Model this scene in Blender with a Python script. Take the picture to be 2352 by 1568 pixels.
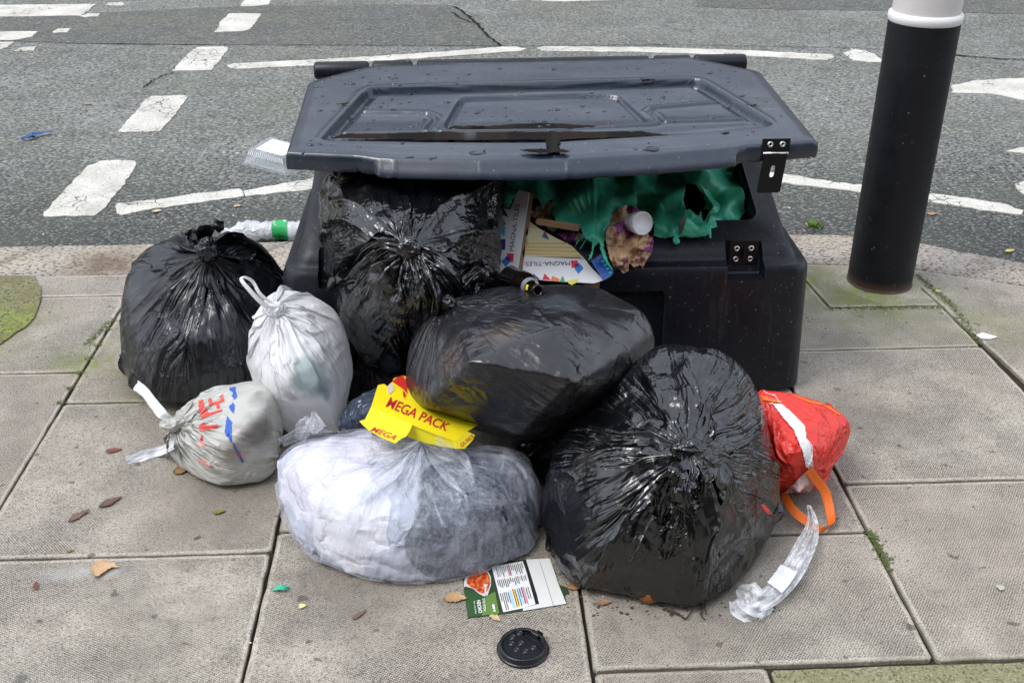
import bpy, bmesh, math, random
import numpy as np
from mathutils import Vector, Matrix
random.seed(7); np.random.seed(7)
for o in list(bpy.data.objects): bpy.data.objects.remove(o, do_unlink=True)
SC = bpy.context.scene
COL = SC.collection

# ---------------------------------------------------------------- camera, sky, sun, exposure
F = 2520.0; CAMH = 1.395; PITCH = math.radians(28.2); YAW = math.radians(2.52)
cam = bpy.data.cameras.new("camera"); cam.sensor_width = 36.0; cam.lens = 36.0 * F / 2352.0
cam.clip_start = 0.05; cam.clip_end = 400
camo = bpy.data.objects.new("camera", cam); COL.objects.link(camo)
camo.location = (0, 0, CAMH); camo.rotation_euler = (math.pi / 2 - PITCH, 0, -YAW)
SC.camera = camo
W = bpy.data.worlds.new("World"); SC.world = W; W.use_nodes = True
wn = W.node_tree.nodes; wl = W.node_tree.links
SUN_EL, SUN_AZ = math.radians(58), math.radians(-112)
sky = wn.new("ShaderNodeTexSky"); sky.sky_type = 'NISHITA'; sky.sun_disc = False
sky.sun_elevation = SUN_EL; sky.sun_rotation = SUN_AZ; sky.dust_density = 2.5; sky.air_density = 1.2
hsv = wn.new("ShaderNodeHueSaturation"); hsv.inputs['Saturation'].default_value = 0.62
wl.new(sky.outputs[0], hsv.inputs['Color'])
cloud = wn.new("ShaderNodeMix"); cloud.data_type = 'RGBA'; cloud.inputs[0].default_value = .7      # an even layer of high cloud over the clear sky
cloud.inputs[7].default_value = (5.5, 5.9, 6.6, 1); wl.new(hsv.outputs[0], cloud.inputs[6])
wl.new(cloud.outputs[2], wn['Background'].inputs[0]); wn['Background'].inputs[1].default_value = 0.15
sun = bpy.data.lights.new("sun", 'SUN'); sun.energy = 1.15; sun.angle = math.radians(25); sun.color = (1, .98, .955)
suno = bpy.data.objects.new("sun", sun); COL.objects.link(suno)
# direction towards the sun: azimuth measured from +Y towards +X
sd = Vector((math.sin(SUN_AZ) * math.cos(SUN_EL), math.cos(SUN_AZ) * math.cos(SUN_EL), math.sin(SUN_EL)))
suno.rotation_euler = sd.to_track_quat('Z', 'Y').to_euler()
SC.view_settings.view_transform = 'Standard'; SC.view_settings.look = 'None'
SC.view_settings.exposure = 0.80; SC.view_settings.gamma = 1.0; SC.view_settings.use_curve_mapping = False
SC.cycles.max_bounces = 10; SC.cycles.transparent_max_bounces = 12; SC.cycles.caustics_reflective = False; SC.cycles.caustics_refractive = False

# ---------------------------------------------------------------- picture measurements -> world points
_f = np.array([math.sin(YAW) * math.cos(PITCH), math.cos(YAW) * math.cos(PITCH), -math.sin(PITCH)])
_r = np.array([math.cos(YAW), -math.sin(YAW), 0.0]); _u = np.cross(_r, _f); _c = np.array([0, 0, CAMH])
def ray(x, y): return _f + _r * (x - 1176) / F + _u * (784 - y) / F
def P(x, y, z=0.0):                      # point of the horizontal plane z
    v = ray(x, y); return _c + v * (z - CAMH) / v[2]
def Q(x, y, d):                          # point of the vertical plane Y = d
    v = ray(x, y); return _c + v * d / v[1]
def S(x, y, z): return _c + ray(x, y) * z      # point at depth z
def SP(x, y, z):                         # the same, kept on or above the ground
    p = S(x, y, z)
    return p if p[2] > 0.004 else P(x, y, 0.004)
def PL(x, y, o, n):                      # point of the plane (o, n)
    v = ray(x, y); return _c + v * (np.dot(o - _c, n) / np.dot(v, n))

# ---------------------------------------------------------------- object helpers
def tag(o, label=None, cat=None, group=None, kind=None):
    if label: o['label'] = label
    if cat: o['category'] = cat
    if group: o['group'] = group
    if kind: o['kind'] = kind
    return o
def empty(name, loc, label, cat, group=None, kind=None):
    o = bpy.data.objects.new(name, None); COL.objects.link(o); o.location = [float(a) for a in loc]
    o.empty_display_size = .05
    return tag(o, label, cat, group, kind)
def link(name, me, mat=None, parent=None, smooth=True):
    o = bpy.data.objects.new(name, me); COL.objects.link(o)
    if mat is not None:
        for m in (mat if isinstance(mat, (list, tuple)) else [mat]): me.materials.append(m)
    if smooth and len(me.polygons): me.polygons.foreach_set('use_smooth', [True] * len(me.polygons))
    if parent is not None:
        o.parent = parent
        o.matrix_parent_inverse = Matrix.Translation(parent.location).inverted()
    return o
def mesh_pd(name, v, f):
    me = bpy.data.meshes.new(name); me.from_pydata([tuple(map(float, a)) for a in v], [], [tuple(a) for a in f]); me.update(); return me
def mesh_np(name, verts, quads):
    me = bpy.data.meshes.new(name); nv = len(verts); nf = len(quads)
    me.vertices.add(nv); me.vertices.foreach_set('co', np.asarray(verts, dtype=np.float32).ravel())
    me.loops.add(nf * 4); me.polygons.add(nf)
    me.loops.foreach_set('vertex_index', np.asarray(quads, dtype=np.int32).ravel())
    me.polygons.foreach_set('loop_start', np.arange(0, nf * 4, 4, dtype=np.int32))
    me.polygons.foreach_set('loop_total', np.full(nf, 4, dtype=np.int32))
    me.update(calc_edges=True); me.validate(); return me
def mesh_bm(name, bm):
    me = bpy.data.meshes.new(name); bm.to_mesh(me); bm.free(); return me
def attr(me, name, vals):
    a = me.attributes.new(name, 'FLOAT', 'POINT'); a.data.foreach_set('value', np.asarray(vals, dtype=np.float32))
def prism(pts, off, name='prism', mat=None, parent=None, smooth=False):
    """a flat polygon given thickness by the vector off"""
    n = len(pts); pts = [np.array(p, float) for p in pts]; off = np.array(off, float)
    v = [p for p in pts] + [p - off for p in pts]
    f = [list(range(n)), list(range(2 * n - 1, n - 1, -1))] + [[i, n + i, n + (i + 1) % n, (i + 1) % n] for i in range(n)]
    me = mesh_pd(name, v, f)
    bm = bmesh.new(); bm.from_mesh(me); bmesh.ops.recalc_face_normals(bm, faces=bm.faces); bm.to_mesh(me); bm.free()
    return link(name, me, mat, parent, smooth)
def add_box(bm, x0, x1, y0, y1, z0, z1, bev=0.0, seg=2):
    vs = [bm.verts.new((x, y, z)) for x in (x0, x1) for y in (y0, y1) for z in (z0, z1)]
    fs = [(0, 1, 3, 2), (4, 6, 7, 5), (0, 4, 5, 1), (2, 3, 7, 6), (0, 2, 6, 4), (1, 5, 7, 3)]
    nf = [bm.faces.new([vs[i] for i in f]) for f in fs]
    if bev:
        es = set(e for f in nf for e in f.edges)
        bmesh.ops.bevel(bm, geom=list(es), offset=bev, segments=seg, profile=.6, affect='EDGES')
def lathe(name, prof, segs, mat, parent, frame=None, smooth=True, closed=False):
    """prof: list of (r, z); frame: Matrix"""
    v, f = [], []
    for r, z in prof:
        for k in range(segs):
            a = 2 * math.pi * k / segs; v.append((r * math.cos(a), r * math.sin(a), z))
    for i in range(len(prof) - 1):
        for k in range(segs):
            k2 = (k + 1) % segs
            f.append((i * segs + k, i * segs + k2, (i + 1) * segs + k2, (i + 1) * segs + k))
    me = mesh_pd(name, v, f)
    if frame is not None: me.transform(frame)
    return link(name, me, mat, parent, smooth)
def frame_at(p, axis, up=(0, 0, 1)):
    z = Vector(axis).normalized(); q = z.to_track_quat('Z', 'Y').to_matrix().to_4x4()
    return Matrix.Translation(Vector(p)) @ q

# ---------------------------------------------------------------- vectorised noise
def _hash(ix, iy, iz, s):
    h = (ix * 374761393 + iy * 668265263 + iz * 1274126177 + s * 974634777) & 0xffffffff
    h = ((h ^ (h >> 13)) * 1274126177) & 0xffffffff
    h = h ^ (h >> 16)
    return (h & 0xffffff) / float(0xffffff)
def vnoise(p, s=0):
    p = np.asarray(p, float); i = np.floor(p).astype(np.int64); f = p - i; f = f * f * (3 - 2 * f)
    r = 0
    for dx in (0, 1):
        wx = f[..., 0] if dx else 1 - f[..., 0]
        for dy in (0, 1):
            wy = f[..., 1] if dy else 1 - f[..., 1]
            for dz in (0, 1):
                wz = f[..., 2] if dz else 1 - f[..., 2]
                r = r + wx * wy * wz * _hash(i[..., 0] + dx, i[..., 1] + dy, i[..., 2] + dz, s)
    return r * 2 - 1
def fbm(p, s=0, o=3, g=.5):
    a, t, r = 1., 0., 0.
    p = np.asarray(p, float)
    for k in range(o):
        r = r + a * vnoise(p * (2.03 ** k), s + k * 17); t += a; a *= g
    return r / t
def ridge(p, s=0, o=3):
    a, t, r = 1., 0., 0.
    for k in range(o):
        r = r + a * (1 - 2.2 * np.abs(vnoise(np.asarray(p) * (2.03 ** k), s + k * 17))); t += a; a *= .5
    return r / t

# ---------------------------------------------------------------- plastic film relaxed over its contents
def hull_planes(pts, c):
    bm = bmesh.new()
    for p in pts: bm.verts.new([float(a) for a in p])
    bmesh.ops.convex_hull(bm, input=bm.verts)
    bmesh.ops.delete(bm, geom=[v for v in bm.verts if not v.link_faces], context='VERTS')
    bm.normal_update(); N, D = [], []
    for f in bm.faces:
        n = np.array(f.normal); q = np.array(f.verts[0].co); d = n @ (q - c)
        if f.calc_area() < 1e-7: continue
        if d < 0: n, d = -n, -d
        N.append(n); D.append(max(d, .01))
    bm.free(); return np.array(N), np.array(D)
def star_fn(pts, c, p):
    N, D = hull_planes(pts, c)
    def r(dirs):
        sh = dirs.shape[:-1]; q = np.maximum(dirs.reshape(-1, 3) @ N.T, 0) / D
        m = q.max(axis=1); s = ((q / m[:, None]) ** p).sum(axis=1) ** (1 / p)
        return (1 / (m * s)).reshape(sh)
    return r
def upres(X):
    """double a (nu+1, nv, 3) grid, periodic in v"""
    nu, nv = X.shape[0] - 1, X.shape[1]
    A = np.empty((nu + 1, nv * 2) + X.shape[2:]); A[:, 0::2] = X; A[:, 1::2] = .5 * (X + np.roll(X, -1, 1))
    B = np.empty((nu * 2 + 1, nv * 2) + X.shape[2:]); B[0::2] = A; B[1::2] = .5 * (A[:-1] + A[1:])
    return B
def facet_pts(c, pts, n, seed, jit=.05, p=12):
    rf = star_fn(pts, c, p); rg = np.random.RandomState(seed); d = rg.normal(size=(n, 3)); d /= np.linalg.norm(d, axis=1)[:, None]
    q = c + d * (rf(d) * (1.02 + jit * rg.uniform(-.6, 1, n)))[:, None]; q[:, 2] = np.maximum(q[:, 2], .004)
    return list(q)
def film(c, pts, knot, seed=0, p=12, cusp=.45, nu=32, nv=44, levels=4, gather=3.2, slack=1.04, saz=1.14, amp=.010,
         iters=(70, 60, 45, 26), hold=.02, inflate=1.045, lumps=.03, ground=0.003, theta0=.015, maxgap=.03, pleat=1.0, avoid=None, facets=0, fine=1.):
    c = np.array(c, float)
    if facets: pts = list(pts) + facet_pts(c, pts, facets, seed + 100); p = 30
    K = np.array(knot, float); rf0 = star_fn(pts, c, p)
    def rf(d):
        return rf0(d) * inflate * (1 + lumps * fbm(d * 3.1 + seed * 3.7, seed + 5, 3))
    kz = (K - c) / np.linalg.norm(K - c); a = np.array([0, 0, 1.]) if abs(kz[2]) < .9 else np.array([1., 0, 0])
    kx = np.cross(a, kz); kx /= np.linalg.norm(kx); ky = np.cross(kz, kx); Kd = np.linalg.norm(K - c)
    # table of the contents' radius over (theta, phi)
    TH, PH = 181, 361
    tt = np.linspace(0, math.pi, TH)[:, None]; pp = np.linspace(0, 2 * math.pi, PH)[None, :]
    dirs = (np.sin(tt) * np.cos(pp))[..., None] * kx + (np.sin(tt) * np.sin(pp))[..., None] * ky + (np.cos(tt) + 0 * pp)[..., None] * kz
    R = rf(dirs); r0 = float(R[0, 0]); w = np.exp(-(tt / cusp))
    R = R + (Kd - r0) * w
    def lookup(X):
        d = X - c; rho = np.linalg.norm(d, axis=-1) + 1e-9
        th = np.arccos(np.clip((d @ kz) / rho, -1, 1)) / math.pi * (TH - 1)
        ph = (np.arctan2(d @ ky, d @ kx) % (2 * math.pi)) / (2 * math.pi) * (PH - 1)
        i = np.minimum(th.astype(int), TH - 2); j = np.minimum(ph.astype(int), PH - 2); a_, b_ = th - i, ph - j
        return rho, (R[i, j] * (1 - a_) * (1 - b_) + R[i + 1, j] * a_ * (1 - b_) + R[i, j + 1] * (1 - a_) * b_ + R[i + 1, j + 1] * a_ * b_)
    def target(nu_, nv_):
        u = np.linspace(0, 1, nu_ + 1)[:, None]; th = theta0 + (math.pi - .03 - theta0) * u; ph = 2 * math.pi * np.arange(nv_)[None, :] / nv_
        d = (np.sin(th) * np.cos(ph))[..., None] * kx + (np.sin(th) * np.sin(ph))[..., None] * ky + (np.cos(th) + 0 * ph)[..., None] * kz
        X = c + d; _, r = lookup(X); return c + d * r[..., None], d, th, ph
    X = None
    for L in range(levels):
        m = 2 ** L; T, d, th, ph = target(nu * m, nv * m)
        az = np.linalg.norm(np.roll(T, -1, 1) - T, axis=-1); circ = az.sum(1); cm = np.percentile(circ, 92)
        st = np.clip(cm / np.maximum(circ, 1e-6), 1, gather) * (slack if saz is None else saz)
        raz = az * st[:, None]; rme = np.linalg.norm(T[1:] - T[:-1], axis=-1) * (1 + (slack - 1) * .8)
        rsh = np.sqrt(raz[:-1] ** 2 + rme ** 2)
        if L == 0:
            X = T.copy(); n = fbm(np.stack([np.cos(ph) * 5 + 0 * th, np.sin(ph) * 5 + 0 * th, th * 1.3 + 0 * ph], -1), seed, 3)
            X += d * (n * amp * 1.5)[..., None]
        else:
            X = upres(X)
            k = 5.0 * m
            n = vnoise(np.stack([np.cos(ph) * k + 0 * th, np.sin(ph) * k + 0 * th, th * 1.6 + 0 * ph], -1), seed + 9 * L)
            n2 = vnoise(T * (16 * m), seed + 5 * L)
            X += d * ((n * .8 * pleat + n2 * .4) * amp / m ** fine)[..., None]
        V = X.copy()
        for it in range(iters[L]):
            for ax, rest in ((1, raz), (0, rme)):
                if ax == 1:
                    for s in (0, 1):
                        A = X[:, s::2]; B = np.roll(X, -1, 1)[:, s::2]; dd = B - A; l = np.sqrt((dd * dd).sum(-1)) + 1e-9
                        g = (l - rest[:, s::2]) / l; g = np.where(g < 0, g * .45, g) * .5
                        cor = dd * g[..., None]; X[:, s::2] += cor
                        if s == 0: X[:, 1::2] -= cor
                        else: X[:, 0::2] -= np.roll(cor, 1, 1)
                else:
                    for s in (0, 1):
                        A = X[s:-1:2]; B = X[s + 1::2]; n_ = min(len(A), len(B)); A = A[:n_]; B = B[:n_]
                        dd = B - A; l = np.sqrt((dd * dd).sum(-1)) + 1e-9; g = (l - rest[s::2][:n_]) / l; g = np.where(g < 0, g * .45, g) * .5
                        cor = dd * g[..., None]; X[s:-1:2][:n_] += cor; X[s + 1::2][:n_] -= cor
            # bending: a little smoothing
            lap = .25 * (np.roll(X, 1, 1) + np.roll(X, -1, 1))[1:-1] + .25 * (X[2:] + X[:-2]) - X[1:-1]
            X[1:-1] += lap * .06
            X[0] = T[0]
            if it % 2 == 0 or it == iters[L] - 1:
                rho, r = lookup(X); d_ = (X - c) / rho[..., None]; gap = rho - r
                ng = np.where(gap < 0, gap * .25, gap * (1 - hold)); ng = np.minimum(ng, maxgap * .7 + .3 * np.maximum(ng, 0))
                X = c + d_ * (r + ng)[..., None]
                if avoid is not None: X = avoid(X)
                X[..., 2] = np.maximum(X[..., 2], ground)
    return X
def creases(X, c, segs, w=.0035, h=.0035):
    """tension lines: the film stands up in a thin tapering ridge between two of its points"""
    d = X - np.array(c); d /= np.linalg.norm(d, axis=-1)[..., None]; out = np.zeros(X.shape[:2])
    for a, b, k in segs:
        ab = b - a; t = np.clip(((X - a) @ ab) / (ab @ ab), 0, 1); q = np.linalg.norm(X - a - t[..., None] * ab, axis=-1)
        out = np.maximum(out, h * k * np.exp(-(q / (w * (1.2 - .7 * t))) ** 2) * (1 - .85 * t))
    return X + d * out[..., None]
def film_obj(name, X, mat, parent):
    nu, nv = X.shape[0] - 1, X.shape[1]
    i = np.arange(nu)[:, None]; j = np.arange(nv)[None, :]; j2 = (j + 1) % nv
    q = np.stack([i * nv + j, i * nv + j2, (i + 1) * nv + j2, (i + 1) * nv + j], -1).reshape(-1, 4)
    me = mesh_np(name, X.reshape(-1, 3), q[:, ::-1])
    ph = 2 * math.pi * j / nv + 0 * i; th = (np.arange(nu + 1)[:, None] / nu) + 0 * j
    ph = 2 * math.pi * np.arange(nv)[None, :] / nv + 0 * th
    fd = np.stack([np.cos(ph), np.sin(ph), th * 1.0], -1).reshape(-1, 3).astype(np.float32)
    a = me.attributes.new('fd', 'FLOAT_VECTOR', 'POINT'); a.data.foreach_set('vector', fd.ravel())
    return link(name, me, mat, parent)

# ---------------------------------------------------------------- ribbons, ruffles and draped sheets
def spline(pts, n):
    pts = np.array(pts, float); m = len(pts); t = np.linspace(0, m - 1, n); out = []
    for a in t:
        i = min(int(a), m - 2); f = a - i; p0 = pts[max(i - 1, 0)]; p1 = pts[i]; p2 = pts[i + 1]; p3 = pts[min(i + 2, m - 1)]
        out.append(.5 * ((2 * p1) + (-p0 + p2) * f + (2 * p0 - 5 * p1 + 4 * p2 - p3) * f * f + (-p0 + 3 * p1 - 3 * p2 + p3) * f ** 3))
    return np.array(out)
def ribbon(name, path, widths, mat, parent, side=None, n=60, m=14, ruffle=.004, freq=3, seed=0, curl=0., thick=0., edge=0.):
    c = spline(path, n); w = np.interp(np.linspace(0, 1, n), np.linspace(0, 1, len(widths)), widths)
    t = np.gradient(c, axis=0); t /= np.linalg.norm(t, axis=1)[:, None] + 1e-9
    sd_ = np.array(side if side is not None else (1, 0, 0), float)
    s = sd_[None, :] - (t @ sd_)[:, None] * t; s /= np.linalg.norm(s, axis=1)[:, None] + 1e-9
    nrm = np.cross(t, s)
    v = np.linspace(-1, 1, m)[None, :]; u = np.linspace(0, 1, n)[:, None]
    ww = w[:, None] * (1 + edge * vnoise(np.stack([u * 25 + 0 * v, np.sign(v) * 3 + 0 * u, 0 * u * v + seed], -1), seed))
    X = c[:, None, :] + s[:, None, :] * (v * ww)[..., None] * .5
    rr = ruffle * ridge(np.stack([v * freq + 0 * u, u * 1.7 + 0 * v, 0 * u * v + seed * 1.3], -1), seed, 2) * np.minimum(1, (w / max(w.max(), 1e-6)))[:, None]
    rr = rr + .5 * ruffle * ridge(np.stack([v * freq * .9 + 0 * u, u * 4.2 + v * 1.2, 0 * u * v + seed * 2.1], -1), seed + 3, 2) * np.minimum(1, (w / max(w.max(), 1e-6)))[:, None]
    rr = rr + curl * w[:, None] * (v * v)
    X = X + nrm[:, None, :] * rr[..., None]
    i = np.arange(n - 1)[:, None]; j = np.arange(m - 1)[None, :]
    q = np.stack([i * m + j, i * m + j + 1, (i + 1) * m + j + 1, (i + 1) * m + j], -1).reshape(-1, 4)
    o = link(name, mesh_np(name, X.reshape(-1, 3), q), mat, parent)
    if thick:
        md = o.modifiers.new('s', 'SOLIDIFY'); md.thickness = thick
    return o
def inpoly(x, y, poly):
    r = np.zeros(x.shape, bool); n = len(poly)
    for i in range(n):
        x1, y1 = poly[i]; x2, y2 = poly[(i + 1) % n]
        if y1 == y2: continue
        cnd = ((y1 > y) != (y2 > y)) & (x < (x2 - x1) * (y - y1) / (y2 - y1) + x1); r ^= cnd
    return r
def sheet(name, poly, ctrl, mat, parent, step=3.0, rag=3.0, holes=(), fold=None, seed=0, jag=14.):
    """a film surface inside an outline; ctrl gives (x, y, world Y) of points it passes through"""
    poly = np.array(poly, float); x0, y0 = poly.min(0) - 6; x1, y1 = poly.max(0) + 6
    gx = np.arange(x0, x1, step); gy = np.arange(y0, y1, step); X, Y = np.meshgrid(gx, gy)
    nx = fbm(np.stack([X / jag, Y / jag, 0 * X + seed], -1), seed, 3) * rag * 2; ny = fbm(np.stack([X / jag, Y / jag, 0 * X + seed + 7.7], -1), seed + 3, 3) * rag * 2
    inside = inpoly(X + nx, Y + ny, poly)
    for h in holes: inside &= ~inpoly(X + nx * 1.5, Y + ny * 1.5, h)
    ct = np.array(ctrl, float); d2 = (X[..., None] - ct[:, 0]) ** 2 + (Y[..., None] - ct[:, 1]) ** 2 + 60.
    w = 1 / d2 ** 1.5; D = (w * ct[:, 2]).sum(-1) / w.sum(-1)
    if fold is not None: D = D + fold(X, Y)
    v = ((X - 1176) / F)[..., None] * _r + ((784 - Y) / F)[..., None] * _u + _f
    pts = _c + v * (D / v[..., 1])[..., None]
    pts[..., 2] = np.maximum(pts[..., 2], .002)
    idx = -np.ones(X.shape, int); keep = inside; qs = keep[:-1, :-1] & keep[1:, :-1] & keep[:-1, 1:] & keep[1:, 1:]
    use = np.zeros(X.shape, bool)
    for a, b in ((0, 0), (1, 0), (0, 1), (1, 1)): use[a:use.shape[0] - 1 + a, b:use.shape[1] - 1 + b] |= qs
    idx[use] = np.arange(use.sum()); I, J = np.nonzero(qs)
    q = np.stack([idx[I, J], idx[I + 1, J], idx[I + 1, J + 1], idx[I, J + 1]], -1)
    me = mesh_np(name, pts[use], q)
    o = link(name, me, mat, parent)
    md = o.modifiers.new('s', 'SOLIDIFY'); md.thickness = .0006
    return o
def txt(name, s, quad, mat, parent, off, depth=.0, bold=0.0, sx=1.0):
    """lettering laid on the four corners (lower left, lower right, upper right, upper left)"""
    cu = bpy.data.curves.new(name, 'FONT'); cu.body = s; cu.size = 1; cu.offset = bold
    to = bpy.data.objects.new(name, cu); COL.objects.link(to)
    dg = bpy.context.evaluated_depsgraph_get(); me = bpy.data.meshes.new_from_object(to.evaluated_get(dg))
    bpy.data.objects.remove(to, do_unlink=True)
    n = len(me.vertices); co = np.empty(n * 3, np.float32); me.vertices.foreach_get('co', co); co = co.reshape(-1, 3)
    mn, mx = co.min(0), co.max(0); uv = (co - mn) / np.maximum(mx - mn, 1e-6)
    q = [np.array(a, float) for a in quad]; u, v = uv[:, :1], uv[:, 1:2]
    X = (1 - u) * (1 - v) * q[0] + u * (1 - v) * q[1] + u * v * q[2] + (1 - u) * v * q[3] + np.array(off)
    me.vertices.foreach_set('co', X.astype(np.float32).ravel()); me.update(); me.materials.clear()
    return link(name, me, mat, parent, smooth=False)

# ---------------------------------------------------------------- materials
class NT:
    def __init__(s, name):
        s.m = bpy.data.materials.new(name); s.m.use_nodes = True; s.n = s.m.node_tree.nodes; s.l = s.m.node_tree.links
        s.b = s.n['Principled BSDF']; s.out = s.n['Material Output']
    def new(s, t, **k):
        nd = s.n.new(t)
        for a, b in k.items(): setattr(nd, a, b)
        return nd
    def set(s, nd, i, v):
        if hasattr(v, 'links') or hasattr(v, 'is_linked'): s.l.new(v, nd.inputs[i])
        else: nd.inputs[i].default_value = v
    def pos(s, kind='world'):
        if kind == 'world': return s.new('ShaderNodeNewGeometry').outputs['Position']
        return s.new('ShaderNodeTexCoord').outputs['Object']
    def noise(s, vec, scale, detail=4, rough=.55, dist=0., col=False):
        nd = s.new('ShaderNodeTexNoise'); s.set(nd, 'Vector', vec); s.set(nd, 'Scale', scale); s.set(nd, 'Detail', detail); s.set(nd, 'Roughness', rough); s.set(nd, 'Distortion', dist)
        return nd.outputs['Color' if col else 'Fac']
    def voro(s, vec, scale, feat='F1', out='Distance', rnd=1.):
        nd = s.new('ShaderNodeTexVoronoi', feature=feat); s.set(nd, 'Vector', vec); s.set(nd, 'Scale', scale); s.set(nd, 'Randomness', rnd)
        return nd.outputs[out]
    def ramp(s, fac, stops):
        nd = s.new('ShaderNodeValToRGB'); s.l.new(fac, nd.inputs[0]); e = nd.color_ramp.elements
        while len(e) < len(stops): e.new(.5)
        for k, (p, c) in enumerate(stops):
            e[k].position = p; e[k].color = (c, c, c, 1) if isinstance(c, (int, float)) else (*c, 1)
        return nd.outputs['Color']
    def mix(s, f, a, b, mode='MIX'):
        nd = s.new('ShaderNodeMix', data_type='RGBA', blend_type=mode)
        s.set(nd, 0, f); 
        for i, v in ((6, a), (7, b)):
            if isinstance(v, (tuple, list)): v = (*v, 1) if len(v) == 3 else v
            s.set(nd, i, v)
        return nd.outputs[2]
    def math(s, op, a, b=0., c=None):
        nd = s.new('ShaderNodeMath', operation=op); s.set(nd, 0, a); s.set(nd, 1, b)
        if c is not None: s.set(nd, 2, c)
        return nd.outputs[0]
    def mapping(s, vec, scale=(1, 1, 1), rot=(0, 0, 0), loc=(0, 0, 0)):
        nd = s.new('ShaderNodeMapping'); s.set(nd, 'Vector', vec); s.set(nd, 'Scale', scale); s.set(nd, 'Rotation', rot); s.set(nd, 'Location', loc)
        return nd.outputs[0]
    def bump(s, h, dist, strength=1., prev=None):
        nd = s.new('ShaderNodeBump'); s.set(nd, 'Height', h); s.set(nd, 'Distance', dist); s.set(nd, 'Strength', strength)
        if prev is not None: s.l.new(prev, nd.inputs['Normal'])
        return nd.outputs[0]
    def P(s, **k):
        for a, v in k.items():
            a = a.replace('_', ' ')
            if isinstance(v, tuple) and len(v) == 3: v = (*v, 1)
            s.set(s.b, a, v)
        return s
    def near(s, vec, pt, r0, r1):
        """1 inside r0 of a point, 0 beyond r1"""
        nd = s.new('ShaderNodeVectorMath', operation='DISTANCE'); s.set(nd, 0, vec); nd.inputs[1].default_value = tuple(float(a) for a in pt)
        mr = s.new('ShaderNodeMapRange'); s.set(mr, 0, nd.outputs['Value']); s.set(mr, 1, r0); s.set(mr, 2, r1); s.set(mr, 3, 1.); s.set(mr, 4, 0.)
        return mr.outputs[0]
def plain(name, col, rough=.5, spec=.5, metal=0., bump=0., bscale=300, var=0., **k):
    t = NT(name)
    if var:
        n = t.noise(t.pos(), 35, 4); a = tuple(c * (1 - var) for c in col); b = tuple(min(1, c * (1 + var)) for c in col)
        t.P(Base_Color=t.mix(n, a, b))
    else: t.P(Base_Color=col)
    t.P(Roughness=rough, Metallic=metal, Specular_IOR_Level=spec)
    if bump: t.l.new(t.bump(t.noise(t.pos(), bscale, 4), bump), t.b.inputs['Normal'])
    for a, v in k.items(): t.b.inputs[a.replace('_', ' ')].default_value = v
    return t.m

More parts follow.
